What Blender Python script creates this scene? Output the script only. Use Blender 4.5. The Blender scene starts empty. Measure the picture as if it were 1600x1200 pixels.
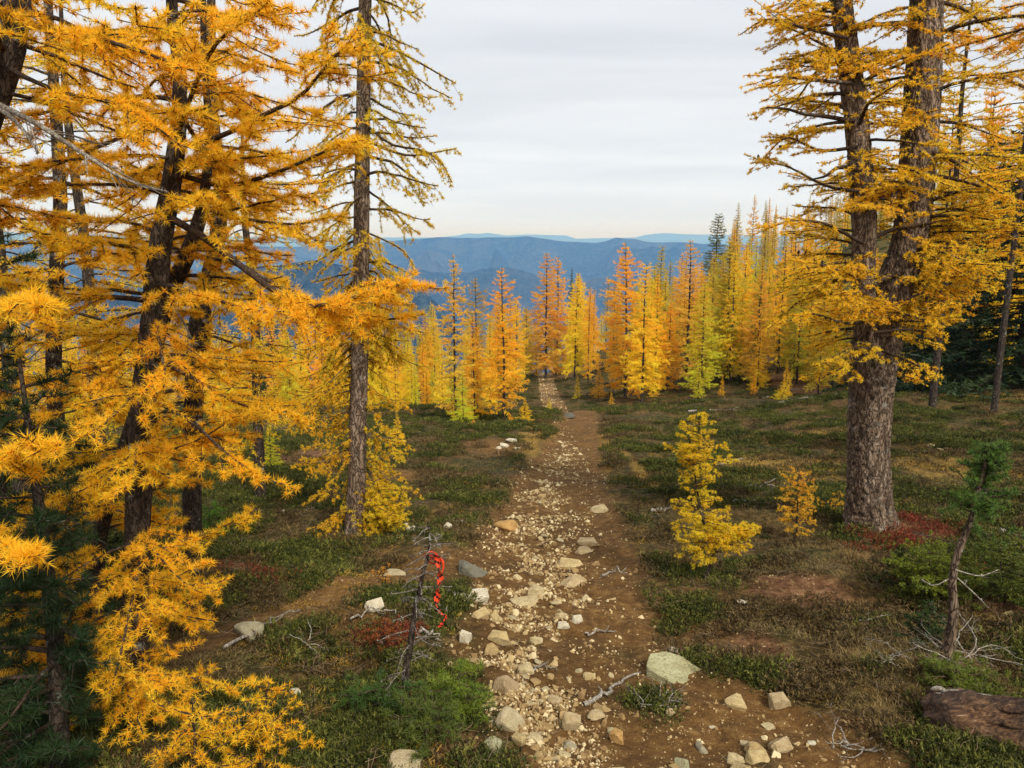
import bpy, bmesh, math, random
import numpy as np
from math import radians, sin, cos, pi, atan, tan

# ------------------------------------------------------------ scene, camera, light
scene = bpy.context.scene
COL = scene.collection
R = radians
FPX = 1250.0
PITCH = R(10.3)
CAM = np.array([0.0, 0.0, 1.6])

cd = bpy.data.cameras.new('camera')
cam = bpy.data.objects.new('camera', cd)
COL.objects.link(cam)
cd.sensor_width = 36.0
cd.lens = FPX / 1600.0 * 36.0
cd.clip_start = 0.05
cd.clip_end = 60000
cam.location = CAM
cam.rotation_euler = (R(90) - PITCH, 0, 0)
scene.camera = cam

SUN_EL, SUN_AZ = R(44), R(28)      # azimuth measured from behind the camera towards the right
world = bpy.data.worlds.new('World')
scene.world = world
world.use_nodes = True
wn = world.node_tree.nodes
wl = world.node_tree.links
wn.clear()
w_out = wn.new('ShaderNodeOutputWorld')
w_sky = wn.new('ShaderNodeTexSky')
w_sky.sky_type = 'NISHITA'
w_sky.sun_disc = False
w_sky.sun_elevation = SUN_EL
w_sky.sun_rotation = R(180) - SUN_AZ
w_bg = wn.new('ShaderNodeBackground')
w_bg.inputs['Strength'].default_value = 0.10
wl.new(w_sky.outputs[0], w_bg.inputs['Color'])
w_tc = wn.new('ShaderNodeTexCoord')
w_sep = wn.new('ShaderNodeSeparateXYZ')
wl.new(w_tc.outputs['Generated'], w_sep.inputs[0])
w_z = wn.new('ShaderNodeMath'); w_z.operation = 'MAXIMUM'; w_z.inputs[1].default_value = 0.0
wl.new(w_sep.outputs['Z'], w_z.inputs[0])
w_za = wn.new('ShaderNodeMath'); w_za.operation = 'ADD'; w_za.inputs[1].default_value = 0.10
wl.new(w_z.outputs[0], w_za.inputs[0])
w_dx = wn.new('ShaderNodeMath'); w_dx.operation = 'DIVIDE'
wl.new(w_sep.outputs['X'], w_dx.inputs[0]); wl.new(w_za.outputs[0], w_dx.inputs[1])
w_dy = wn.new('ShaderNodeMath'); w_dy.operation = 'DIVIDE'
wl.new(w_sep.outputs['Y'], w_dy.inputs[0]); wl.new(w_za.outputs[0], w_dy.inputs[1])
w_cmb = wn.new('ShaderNodeCombineXYZ')
wl.new(w_dx.outputs[0], w_cmb.inputs[0]); wl.new(w_dy.outputs[0], w_cmb.inputs[1])
w_map = wn.new('ShaderNodeMapping')
w_map.inputs['Scale'].default_value = (0.28, 0.75, 1.0)
w_map.inputs['Rotation'].default_value = (0, 0, R(4))
wl.new(w_cmb.outputs[0], w_map.inputs[0])
w_n = wn.new('ShaderNodeTexNoise')
w_n.inputs['Scale'].default_value = 1.0
w_n.inputs['Detail'].default_value = 5.0
w_n.inputs['Roughness'].default_value = 0.55
w_n.inputs['Distortion'].default_value = 0.3
wl.new(w_map.outputs[0], w_n.inputs['Vector'])
w_r = wn.new('ShaderNodeValToRGB')
w_r.color_ramp.elements[0].position = 0.36
w_r.color_ramp.elements[0].color = (0.58, 0.605, 0.65, 1)
w_r.color_ramp.elements[1].position = 0.66
w_r.color_ramp.elements[1].color = (0.78, 0.80, 0.83, 1)
wl.new(w_n.outputs[0], w_r.inputs[0])
# the cloud deck is a little brighter and bluer low down, offsetting the haze's warm tint
w_h = wn.new('ShaderNodeMapRange')
w_h.inputs['From Min'].default_value = 0.0
w_h.inputs['From Max'].default_value = 0.16
w_h.inputs['To Min'].default_value = 0.8
w_h.inputs['To Max'].default_value = 0.0
wl.new(w_z.outputs[0], w_h.inputs['Value'])
w_m = wn.new('ShaderNodeMixRGB')
wl.new(w_h.outputs[0], w_m.inputs['Fac'])
wl.new(w_r.outputs[0], w_m.inputs['Color1'])
w_m.inputs['Color2'].default_value = (0.73, 0.79, 0.89, 1)
w_bg2 = wn.new('ShaderNodeBackground')
w_bg2.inputs['Strength'].default_value = 1.0
wl.new(w_m.outputs[0], w_bg2.inputs['Color'])
w_mix = wn.new('ShaderNodeMixShader')
w_mix.inputs['Fac'].default_value = 0.93
wl.new(w_bg.outputs[0], w_mix.inputs[1])
wl.new(w_bg2.outputs[0], w_mix.inputs[2])
wl.new(w_mix.outputs[0], w_out.inputs['Surface'])

sd = bpy.data.lights.new('sun', 'SUN')
sd.energy = 3.7
sd.angle = R(13)
sd.color = (1.0, 0.95, 0.86)
sun = bpy.data.objects.new('sun', sd)
COL.objects.link(sun)
sun.rotation_euler = (R(90) - SUN_EL, 0, SUN_AZ)

scene.view_settings.view_transform = 'Standard'
scene.view_settings.look = 'None'
scene.view_settings.exposure = 0.32
scene.view_settings.gamma = 1.0
scene.view_settings.use_curve_mapping = False
scene.render.engine = 'CYCLES'
scene.cycles.use_denoising = True
scene.cycles.max_bounces = 6
scene.cycles.diffuse_bounces = 3
scene.cycles.transmission_bounces = 3
scene.cycles.transparent_max_bounces = 4
scene.cycles.volume_bounces = 0

RNG = np.random.RandomState(7)
random.seed(7)

# ------------------------------------------------------------ noise and terrain
_T = np.random.RandomState(11).rand(256, 256)


def vnoise(x, y):
    x = np.asarray(x, float); y = np.asarray(y, float)
    xi = np.floor(x).astype(int); yi = np.floor(y).astype(int)
    fx = x - xi; fy = y - yi
    fx = fx * fx * (3 - 2 * fx); fy = fy * fy * (3 - 2 * fy)
    a = _T[xi & 255, yi & 255]; b = _T[(xi + 1) & 255, yi & 255]
    c = _T[xi & 255, (yi + 1) & 255]; d = _T[(xi + 1) & 255, (yi + 1) & 255]
    return (a * (1 - fx) + b * fx) * (1 - fy) + (c * (1 - fx) + d * fx) * fy


def fbm(x, y, o=4, s=0.0):
    v = 0; a = 0.5; t = 0
    for i in range(o):
        v = v + a * vnoise(x * 2 ** i + 17.3 * i + s, y * 2 ** i + 9.1 * i + s * 1.7)
        t += a; a *= 0.5
    return v / t


def sstep(x, a, b):
    t = np.clip((np.asarray(x, float) - a) / (b - a), 0, 1)
    return t * t * (3 - 2 * t)


PY = np.array([-60, -20, 0, 12, 24.5, 26, 30, 36, 41, 44, 87, 110, 160, 300, 600])
PZ = np.array([9, 3, 0, -1.83, -3.66, -4.15, -5.25, -6.6, -7.45, -7.80, -13.1, -18, -42, -115, -270])


def Hbase(x, y):
    x = np.asarray(x, float); y = np.asarray(y, float)
    p = np.interp(y, PY, PZ)
    right = sstep(x, 14, 38)
    p2 = np.interp(y, [-60, 0, 24, 44, 87, 160, 600], [9, 0, -3.6, -6.6, -12.4, -22, -120])
    p = p * (1 - right) + p2 * right
    hill = sstep(y, 30, 88) * 0.36 * np.clip(x - 4, 0, 60)
    lat = 0.055 * np.clip(x - 1.6, 0, 22) * sstep(y, 2, 8)
    left = -0.05 * np.clip(-x - 5, 0, 200) - 0.0022 * np.clip(-x - 12, 0, 300) ** 2 * sstep(y, 15, 60)
    far_cap = np.clip(hill, 0, 22)
    return p + far_cap + lat + left


ISL = []           # heather islands inside the trail: (x, y, r)
BARE = []          # bare ellipses: (x, y, rx, ry, kind)


def ray(px, py):
    a = (px - 800) / FPX; b = -(py - 600) / FPX
    d = np.array([a, cos(PITCH) + b * sin(PITCH), -sin(PITCH) + b * cos(PITCH)])
    return d


def at(px, py, Y):
    d = ray(px, py)
    return CAM + d * (Y / d[1])


def gnd(px, py, ymax=140):
    d = ray(px, py); d = d / d[1]
    ys = np.concatenate([np.arange(0.5, 12, 0.02), np.arange(12, ymax, 0.1)])
    z = CAM[2] + d[2] * ys
    g = Hbase(d[0] * ys, ys)
    k = np.where(z <= g)[0]
    if len(k) == 0:
        return None
    Y = ys[k[0]]
    return np.array([d[0] * Y, Y, g[k[0]]])


rows = [(1200, 760, 1430), (1120, 756, 1290), (1060, 750, 1150), (1010, 746, 1060), (900, 742, 1008), (850, 748, 992),
        (800, 762, 968), (750, 792, 955), (700, 848, 945), (670, 868, 941), (652, 874, 940)]
TY, TL, TR = [], [], []
for (py, l, r) in rows:
    a = gnd(l, py); b = gnd(r, py)
    TY.append((a[1] + b[1]) / 2); TL.append(a[0]); TR.append(b[0])
TY = [-30, 1.0] + TY + [30, 36, 44, 60, 87, 100]
TL = [-1.2, -0.3] + TL + [1.75, 1.75, 1.75, 2.05, 2.95, 4.0]
TR = [1.6, 1.5] + TR + [3.0, 3.0, 3.05, 3.4, 4.4, 5.2]
TY, TL, TR = map(np.array, (TY, TL, TR))
# side path on the left
SP = np.array([gnd(*q)[:2] for q in [(745, 872), (690, 884), (640, 900), (590, 915), (540, 930), (480, 952), (420, 975), (370, 992), (300, 1012), (200, 1030)]])


def seg_dist(x, y, P):
    best = np.full(np.shape(x), 1e9)
    for i in range(len(P) - 1):
        a = P[i]; b = P[i + 1]; ab = b - a
        t = np.clip(((x - a[0]) * ab[0] + (y - a[1]) * ab[1]) / (ab @ ab), 0, 1)
        best = np.minimum(best, np.hypot(x - a[0] - t * ab[0], y - a[1] - t * ab[1]))
    return best


def trail_sd(x, y):
    """signed distance like value: > 0 inside the main trail (metres)"""
    l = np.interp(y, TY, TL); r = np.interp(y, TY, TR)
    n = (fbm(x * 3.1, y * 1.6, 3, 5) - 0.5) * 0.45
    s = np.minimum(x - l, r - x) + n
    for (ix, iy, ir) in ISL:
        s = np.minimum(s, (np.hypot(x - ix, (y - iy) * 0.7) - ir) + n * 0.4)
    return np.where(y > 99, -1, s)


def side_sd(x, y):
    return 0.21 - seg_dist(x, y, SP) + (fbm(x * 3, y * 3, 3, 9) - 0.5) * 0.22


def bare_val(x, y):
    v = np.zeros(np.shape(x)); red = np.zeros(np.shape(x)); gold = np.zeros(np.shape(x))
    n = (fbm(x * 1.7, y * 1.7, 4, 31) - 0.5) * 1.5
    for (bx, by, rx, ry, kind) in BARE:
        q = 1 - np.sqrt(((x - bx) / rx) ** 2 + ((y - by) / ry) ** 2) + n
        q = np.clip(q * 2.2, 0, 1)
        if kind == 'red':
            red = np.maximum(red, q); v = np.maximum(v, q)
        elif kind == 'gold':
            gold = np.maximum(gold, q); v = np.maximum(v, q * 0.75)
        else:
            v = np.maximum(v, q)
    return v, red, gold


def add_isl(px, py, wpx):
    g = gnd(px, py); ISL.append((g[0], g[1], wpx / 2 / FPX * g[1]))


def add_bare(px, py, wpx, hpx, kind):
    a = gnd(px, py); b = gnd(px, py - hpx / 2); c = gnd(px, py + hpx / 2)
    BARE.append((a[0], a[1], wpx / 2 / FPX * a[1], (b[1] - c[1]) / 2 + 0.05, kind))


add_isl(1018, 1085, 100); add_isl(1030, 1110, 60); add_isl(975, 1008, 45); add_isl(917, 722, 14); add_isl(1190, 1185, 20)
for b in [(480, 722, 130, 22, 'red'), (1250, 928, 190, 60, 'red'), (1210, 730, 260, 40, 'gold'), (1480, 735, 200, 50, 'gold'),
          (770, 702, 150, 22, 'tan'), (1500, 612, 160, 30, 'gold'), (1190, 1010, 110, 40, 'red'), (900, 580, 90, 18, 'red'),
          (1540, 960, 130, 50, 'red'), (660, 745, 160, 14, 'tan'), (1290, 615, 90, 12, 'red'), (830, 690, 50, 60, 'gold'),
          (1420, 835, 160, 26, 'red'), (560, 975, 130, 30, 'tan'), (1240, 680, 200, 14, 'gold'), (700, 600, 100, 14, 'tan'),
          (720, 1010, 80, 60, 'tan'), (350, 900, 120, 30, 'red'), (1090, 985, 160, 50, 'tan'), (1310, 1130, 160, 60, 'red'),
          (870, 690, 20, 60, 'gold'), (700, 1160, 110, 50, 'red'), (1000, 950, 60, 90, 'tan'), (960, 700, 20, 80, 'gold')]:
    add_bare(*b)


def H(x, y):
    x = np.asarray(x, float); y = np.asarray(y, float)
    h = Hbase(x, y)
    s = trail_sd(x, y)
    ins = sstep(s, -0.15, 0.25)
    hum = (fbm(x * 1.3, y * 1.3, 4, 3) - 0.5) * 0.30 + (fbm(x * 0.35, y * 0.35, 2, 8) - 0.5) * 0.30 * sstep(y, 6, 20)
    hum = hum * sstep(np.hypot(x, y), 0.5, 5)
    rough = (fbm(x * 5, y * 5, 4, 21) - 0.5) * 0.11
    h = h + hum * (1 - ins * 0.85) + rough * ins - 0.06 * ins
    return h


def Hs(x, y):
    return float(H(np.array([x]), np.array([y]))[0])


def gndH(px, py):
    g = gnd(px, py)
    return np.array([g[0], g[1], Hs(g[0], g[1])])


# ------------------------------------------------------------ mesh helpers
def mk_mesh(name, V, faces_list, mats=None, mat_idx=None, attrs=None, smooth=False):
    """faces_list: list of int arrays (n,k)"""
    me = bpy.data.meshes.new(name)
    V = np.asarray(V, np.float32)
    me.vertices.add(len(V)); me.vertices.foreach_set('co', V.ravel())
    starts = []; loops = []; off = 0
    for f in faces_list:
        f = np.asarray(f, np.int32)
        if len(f) == 0:
            continue
        n, k = f.shape
        starts.append(off + np.arange(n, dtype=np.int32) * k)
        loops.append(f.ravel()); off += n * k
    starts = np.concatenate(starts); loops = np.concatenate(loops)
    me.loops.add(len(loops)); me.loops.foreach_set('vertex_index', loops)
    me.polygons.add(len(starts)); me.polygons.foreach_set('loop_start', starts)
    if smooth:
        me.polygons.foreach_set('use_smooth', np.ones(len(starts), bool))
    if mat_idx is not None:
        me.polygons.foreach_set('material_index', np.asarray(mat_idx, np.int32))
    me.update(calc_edges=True)
    if attrs:
        for k, v in attrs.items():
            a = me.attributes.new(k, 'FLOAT', 'POINT')
            a.data.foreach_set('value', np.asarray(v, np.float32))
    for m in (mats or []):
        me.materials.append(m)
    return me


def mk_obj(name, me, parent=None, loc=None):
    o = bpy.data.objects.new(name, me)
    COL.objects.link(o)
    if loc is not None:
        o.location = loc
    if parent is not None:
        o.parent = parent
    return o


def tag(o, label, cat, group=None, kind=None):
    if label: o['label'] = label
    if cat: o['category'] = cat
    if group: o['group'] = group
    if kind: o['kind'] = kind
    return o


def empty(name, loc, label, cat, group=None, rz=0.0):
    o = bpy.data.objects.new(name, None)
    COL.objects.link(o)
    o.empty_display_size = 0.1
    o.location = loc; o.rotation_euler = (0, 0, rz)
    return tag(o, label, cat, group)


def copy_tree(o, parent=None):
    c = o.copy(); COL.objects.link(c)
    if parent is not None:
        c.parent = parent
    for ch in list(o.children):
        copy_tree(ch, c)
    return c


def norm(v):
    v = np.asarray(v, float)
    return v / np.maximum(np.linalg.norm(v, axis=-1, keepdims=True), 1e-9)


def resample(P, n, Rr=None):
    """Catmull-Rom through points P -> n points"""
    P = np.asarray(P, float)
    m = len(P)
    Pe = np.vstack([2 * P[0] - P[1], P, 2 * P[-1] - P[-2]])
    t = np.linspace(0, m - 1 - 1e-6, n)
    i = t.astype(int); f = (t - i)[:, None]
    p0, p1, p2, p3 = Pe[i], Pe[i + 1], Pe[i + 2], Pe[i + 3]
    out = 0.5 * ((2 * p1) + (-p0 + p2) * f + (2 * p0 - 5 * p1 + 4 * p2 - p3) * f ** 2 + (-p0 + 3 * p1 - 3 * p2 + p3) * f ** 3)
    if Rr is None:
        return out
    return out, np.interp(t, np.arange(m), np.asarray(Rr, float))


class Geo:
    """collects geometry; build() joins it into ONE mesh"""
    def __init__(s):
        s.V = []; s.Q = []; s.T = []; s.A = []; s.n = 0

    def add(s, V, Q=None, T=None, tint=0.5):
        V = np.asarray(V, float).reshape(-1, 3)
        if Q is not None and len(Q): s.Q.append(np.asarray(Q, int) + s.n)
        if T is not None and len(T): s.T.append(np.asarray(T, int) + s.n)
        s.V.append(V)
        s.A.append(np.broadcast_to(np.asarray(tint, float), (len(V),)))
        s.n += len(V)

    def tube(s, P, Rd, sides=6, bump=None, cap=True):
        P = np.asarray(P, float); k = len(P)
        Rd = np.asarray(Rd, float)
        T = norm(np.gradient(P, axis=0))
        main = norm(P[-1] - P[0])
        ref = np.array([1.0, 0, 0]) if abs(main[0]) < 0.6 else np.array([0, 0, 1.0])
        S = norm(np.cross(T, ref)); U = np.cross(S, T)
        a = np.arange(sides) * 2 * pi / sides
        ring = cos_(a)[None, :, None] * S[:, None, :] + sin_(a)[None, :, None] * U[:, None, :]
        rr = Rd[:, None] * np.ones((1, sides))
        if bump is not None:
            rr = rr * bump(np.linspace(0, 1, k)[:, None] * np.ones((1, sides)), a[None, :] * np.ones((k, 1)))
        V = (P[:, None, :] + ring * rr[:, :, None]).reshape(-1, 3)
        i = np.arange(k - 1)[:, None] * sides; j = np.arange(sides)[None, :]; j2 = (j + 1) % sides
        Q = np.stack([i + j, i + j2, i + sides + j2, i + sides + j], -1).reshape(-1, 4)
        Tt = []
        if cap:
            e = (k - 1) * sides
            Tt = [[e, e + q, e + q + 1] for q in range(1, sides - 1)]
        s.add(V, Q, np.array(Tt) if Tt else None)

    def tubes(s, P, Rd, sides=3):
        """P (n,k,3) R (n,k): many thin tubes at once"""
        P = np.asarray(P, float)
        n, k, _ = P.shape
        if n == 0: return
        T = norm(np.gradient(P, axis=1))
        ref = np.where(np.abs(norm(P[:, -1] - P[:, 0])[:, 2:3]) > 0.75, np.array([[1.0, 0, 0]]), np.array([[0, 0, 1.0]]))[:, None, :]
        S = norm(np.cross(T, np.broadcast_to(ref, T.shape))); U = np.cross(S, T)
        a = np.arange(sides) * 2 * pi / sides
        V = P[:, :, None, :] + (S[:, :, None, :] * np.cos(a)[None, None, :, None] + U[:, :, None, :] * np.sin(a)[None, None, :, None]) * Rd[:, :, None, None]
        b = (np.arange(n) * k * sides)[:, None, None]; i = (np.arange(k - 1) * sides)[None, :, None]; j = np.arange(sides)[None, None, :]; j2 = (j + 1) % sides
        Q = np.stack([b + i + j, b + i + j2, b + i + sides + j2, b + i + sides + j], -1).reshape(-1, 4)
        s.add(V.reshape(-1, 3), Q)

    def blades(s, C, D, L, W, tint, rng=RNG, quad=False, bend=0.0):
        """needles: base C (n,3), unit direction D, length L, width W"""
        n = len(C)
        if n == 0: return
        L = np.broadcast_to(L, (n,))[:, None]; W = np.broadcast_to(W, (n,))[:, None]
        r = rng.normal(size=(n, 3)); Pp = norm(np.cross(D, r)) * W * 0.5
        tip = C + D * L
        if bend:
            tip = tip + np.array([0, 0, -1.0]) * L * bend
        tint = np.broadcast_to(tint, (n,))
        if quad:
            mid = C + D * L * 0.45
            V = np.stack([C, mid + Pp, tip, mid - Pp], 1).reshape(-1, 3)
            Q = np.arange(n * 4).reshape(-1, 4)
            s.add(V, Q, None, np.repeat(tint, 4))
        else:
            V = np.stack([C + Pp, C - Pp, tip], 1).reshape(-1, 3)
            s.add(V, None, np.arange(n * 3).reshape(-1, 3), np.repeat(tint, 3))

    def mesh(s, name, mat, smooth=False, origin=None):
        V = np.concatenate(s.V)
        if origin is not None: V = V - np.asarray(origin)
        fl = []
        if s.Q: fl.append(np.concatenate(s.Q))
        if s.T: fl.append(np.concatenate(s.T))
        return mk_mesh(name, V, fl, [mat] if mat else None, attrs={'tint': np.concatenate(s.A)}, smooth=smooth)

    def build(s, name, mat, parent=None, smooth=False, origin=None):
        return mk_obj(name, s.mesh(name, mat, smooth, origin), parent)


cos_ = np.cos; sin_ = np.sin


# ------------------------------------------------------------ materials
def newmat(name):
    m = bpy.data.materials.new(name)
    m.use_nodes = True
    n = m.node_tree.nodes; l = m.node_tree.links
    b = n['Principled BSDF']
    return m, n, l, b


def mixc(n, l, fac, a, b, mode='MIX'):
    x = n.new('ShaderNodeMixRGB'); x.blend_type = mode
    for sock, v in ((x.inputs['Fac'], fac), (x.inputs['Color1'], a), (x.inputs['Color2'], b)):
        if isinstance(v, (int, float)): sock.default_value = v
        elif isinstance(v, tuple): sock.default_value = v + (1,) if len(v) == 3 else v
        else: l.new(v, sock)
    return x.outputs[0]


def noise(n, l, scale, detail=4, rough=0.55, vec=None, dist=0.0):
    x = n.new('ShaderNodeTexNoise')
    x.inputs['Scale'].default_value = scale; x.inputs['Detail'].default_value = detail
    x.inputs['Roughness'].default_value = rough; x.inputs['Distortion'].default_value = dist
    if vec is not None: l.new(vec, x.inputs['Vector'])
    return x.outputs[0]


def ramp(n, l, v, stops):
    x = n.new('ShaderNodeValToRGB'); e = x.color_ramp.elements
    while len(e) < len(stops): e.new(0.5)
    for q, (p, c) in zip(e, stops):
        q.position = p; q.color = tuple(c) + (1,) if len(c) == 3 else c
    l.new(v, x.inputs[0])
    return x.outputs[0]


def attr(n, name):
    x = n.new('ShaderNodeAttribute'); x.attribute_name = name
    return x.outputs['Fac']


def bump(n, l, b, h, strength=0.5, dist=0.02):
    x = n.new('ShaderNodeBump'); x.inputs['Strength'].default_value = strength
    x.inputs['Distance'].default_value = dist
    l.new(h, x.inputs['Height']); l.new(x.outputs[0], b.inputs['Normal'])


def texco(n, l, kind='Object', scale=None):
    t = n.new('ShaderNodeTexCoord')
    if scale is None: return t.outputs[kind]
    m = n.new('ShaderNodeMapping'); m.inputs['Scale'].default_value = scale
    l.new(t.outputs[kind], m.inputs[0])
    return m.outputs[0]


def needle_mat(name, transl=0.35, lo=(1.0, 0.80, 0.75), hi=(1.0, 1.20, 1.3)):
    m, n, l, b = newmat(name)
    oi = n.new('ShaderNodeObjectInfo')
    t = attr(n, 'tint')
    a1 = mixc(n, l, 1.0, oi.outputs['Color'], lo, 'MULTIPLY')
    a2 = mixc(n, l, 1.0, oi.outputs['Color'], hi, 'MULTIPLY')
    c = mixc(n, l, t, a1, a2)
    l.new(c, b.inputs['Base Color'])
    b.inputs['Roughness'].default_value = 0.55
    b.inputs['Specular IOR Level'].default_value = 0.25
    tr = n.new('ShaderNodeBsdfTranslucent'); l.new(c, tr.inputs['Color'])
    mx = n.new('ShaderNodeMixShader'); mx.inputs[0].default_value = transl
    l.new(b.outputs[0], mx.inputs[1]); l.new(tr.outputs[0], mx.inputs[2])
    l.new(mx.outputs[0], n['Material Output'].inputs['Surface'])
    return m


M_needle = needle_mat('larch_needles', 0.5)
M_green = needle_mat('evergreen_needles', 0.2, lo=(0.6, 0.75, 0.8), hi=(1.5, 1.3, 0.9))


def bark_mat(name, dark, mid, light, lichen=0.25, sc=1.0, bs=0.6):
    m, n, l, b = newmat(name)
    v = texco(n, l, 'Object', (sc * 9, sc * 9, sc * 3.2))
    vo = n.new('ShaderNodeTexVoronoi'); vo.feature = 'DISTANCE_TO_EDGE'; vo.inputs['Scale'].default_value = 3.2
    nz = noise(n, l, 2.2, 5, 0.6, v)
    dv = n.new('ShaderNodeVectorMath'); dv.operation = 'ADD'
    l.new(v, dv.inputs[0])
    nn = n.new('ShaderNodeTexNoise'); nn.inputs['Scale'].default_value = 2.5; l.new(v, nn.inputs['Vector'])
    l.new(nn.outputs['Color'], dv.inputs[1])
    l.new(dv.outputs[0], vo.inputs['Vector'])
    e = ramp(n, l, vo.outputs['Distance'], [(0.0, (0, 0, 0)), (0.16, (1, 1, 1))])
    c = ramp(n, l, nz, [(0.28, dark), (0.5, mid), (0.72, light)])
    c = mixc(n, l, e, dark, c)
    v2 = texco(n, l, 'Object')
    ln = noise(n, l, 14, 5, 0.65, v2)
    lf = ramp(n, l, ln, [(0.60, (0, 0, 0)), (0.70, (lichen,) * 3)])
    c = mixc(n, l, lf, c, (0.42, 0.42, 0.36))
    l.new(c, b.inputs['Base Color'])
    b.inputs['Roughness'].default_value = 0.9
    b.inputs['Specular IOR Level'].default_value = 0.2
    h = mixc(n, l, 0.5, e, nz)
    bump(n, l, b, h, bs, 0.015)
    return m


M_bark = bark_mat('larch_bark', (0.035, 0.022, 0.014), (0.17, 0.115, 0.075), (0.36, 0.27, 0.20), 0.5, 1.0, 0.9)
M_bark_dark = bark_mat('dark_bark', (0.014, 0.010, 0.007), (0.060, 0.042, 0.030), (0.13, 0.10, 0.075), 0.7, 1.6)
M_twig = bark_mat('twig_bark', (0.02, 0.012, 0.008), (0.065, 0.04, 0.026), (0.13, 0.09, 0.06), 0.4, 4.0, 0.3)
M_grey = bark_mat('weathered_wood', (0.12, 0.10, 0.08), (0.33, 0.29, 0.23), (0.58, 0.54, 0.46), 0.3, 3.0, 0.4)
M_greyd = bark_mat('dead_twig', (0.06, 0.05, 0.04), (0.20, 0.17, 0.135), (0.36, 0.32, 0.27), 0.3, 3.0, 0.4)
M_log0 = bark_mat('rotten_wood', (0.035, 0.015, 0.008), (0.17, 0.085, 0.04), (0.36, 0.23, 0.14), 0.35, 1.5, 0.9)


def wood_mat():
    m, n, l, b = newmat('rotten_wood_grain')
    v = texco(n, l, 'Object', (2.2, 26, 26))
    n1 = noise(n, l, 3.0, 6, 0.65, v, 0.4); n2 = noise(n, l, 6.0, 4, 0.6, texco(n, l, 'Object'))
    c = ramp(n, l, n1, [(0.32, (0.018, 0.010, 0.006)), (0.48, (0.11, 0.055, 0.025)), (0.60, (0.22, 0.125, 0.06)), (0.75, (0.46, 0.37, 0.26))])
    k = ramp(n, l, n2, [(0.45, (0.45, 0.40, 0.38)), (0.62, (1.2, 1.1, 1.0))])
    c = mixc(n, l, 1.0, c, k, 'MULTIPLY')
    l.new(c, b.inputs['Base Color']); b.inputs['Roughness'].default_value = 0.9
    bump(n, l, b, n1, 1.0, 0.03)
    return m


M_log = wood_mat()


def ground_mat():
    m, n, l, b = newmat('ground_soil')
    v = texco(n, l, 'Object')
    dirt = attr(n, 'dirt'); red = attr(n, 'red'); gold = attr(n, 'gold'); far = attr(n, 'far')
    n1 = noise(n, l, 1.3, 6, 0.6, v); n2 = noise(n, l, 14, 6, 0.7, v); n3 = noise(n, l, 70, 4, 0.7, v)
    soil = ramp(n, l, n2, [(0.28, (0.075, 0.038, 0.012)), (0.5, (0.155, 0.084, 0.026)), (0.75, (0.29, 0.175, 0.060))])
    soil2 = ramp(n, l, n1, [(0.35, (0.70, 0.66, 0.62)), (0.65, (1.15, 1.08, 1.0))])
    soil = mixc(n, l, 1.0, soil, soil2, 'MULTIPLY')
    # pale grit
    vo = n.new('ShaderNodeTexVoronoi'); vo.inputs['Scale'].default_value = 60
    l.new(v, vo.inputs['Vector'])
    g = ramp(n, l, vo.outputs['Distance'], [(0.16, (1, 1, 1)), (0.26, (0, 0, 0))])
    g2 = ramp(n, l, n2, [(0.50, (0, 0, 0)), (0.66, (0.7, 0.7, 0.7))])
    gg = mixc(n, l, 1.0, g, g2, 'MULTIPLY')
    soil = mixc(n, l, gg, soil, (0.42, 0.32, 0.18))
    under = ramp(n, l, n2, [(0.30, (0.018, 0.015, 0.005)), (0.5, (0.060, 0.042, 0.014)), (0.72, (0.19, 0.13, 0.055))])
    u2 = ramp(n, l, n1, [(0.40, (0.75, 0.95, 0.7)), (0.62, (1.5, 1.2, 1.0))])
    under = mixc(n, l, 1.0, under, u2, 'MULTIPLY')
    c = mixc(n, l, dirt, under, soil)
    redc = ramp(n, l, n2, [(0.3, (0.05, 0.024, 0.012)), (0.5, (0.15, 0.070, 0.030)), (0.72, (0.34, 0.20, 0.10))])
    c = mixc(n, l, red, c, redc)
    goldc = ramp(n, l, n2, [(0.3, (0.09, 0.055, 0.012)), (0.5, (0.26, 0.16, 0.03)), (0.75, (0.42, 0.27, 0.06))])
    c = mixc(n, l, gold, c, goldc)
    farc = ramp(n, l, n1, [(0.3, (0.05, 0.06, 0.012)), (0.6, (0.13, 0.10, 0.025))])
    c = mixc(n, l, far, c, farc)
    l.new(c, b.inputs['Base Color'])
    b.inputs['Roughness'].default_value = 0.95
    b.inputs['Specular IOR Level'].default_value = 0.15
    h = mixc(n, l, 0.4, n2, n3)
    bump(n, l, b, h, 1.0, 0.05)
    return m


M_ground = ground_mat()


def rock_mat():
    m, n, l, b = newmat('pale_rock')
    v = texco(n, l, 'Object')
    oi = n.new('ShaderNodeObjectInfo')
    ad = n.new('ShaderNodeVectorMath'); ad.operation = 'ADD'
    l.new(v, ad.inputs[0]); l.new(oi.outputs['Random'], ad.inputs[1])
    n1 = noise(n, l, 3.0, 5, 0.6, ad.outputs[0]); n2 = noise(n, l, 18, 5, 0.7, ad.outputs[0])
    c = ramp(n, l, n1, [(0.3, (0.72, 0.66, 0.54)), (0.55, (1.0, 0.98, 0.92)), (0.75, (1.1, 1.1, 1.08))])
    c = mixc(n, l, 1.0, oi.outputs['Color'], c, 'MULTIPLY')
    st = ramp(n, l, n2, [(0.50, (0, 0, 0)), (0.66, (0.6, 0.6, 0.6))])
    c = mixc(n, l, st, c, (0.20, 0.12, 0.055))
    l.new(c, b.inputs['Base Color'])
    b.inputs['Roughness'].default_value = 0.85
    b.inputs['Specular IOR Level'].default_value = 0.25
    bump(n, l, b, n2, 0.6, 0.08)
    return m


M_rock = rock_mat()


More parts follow.
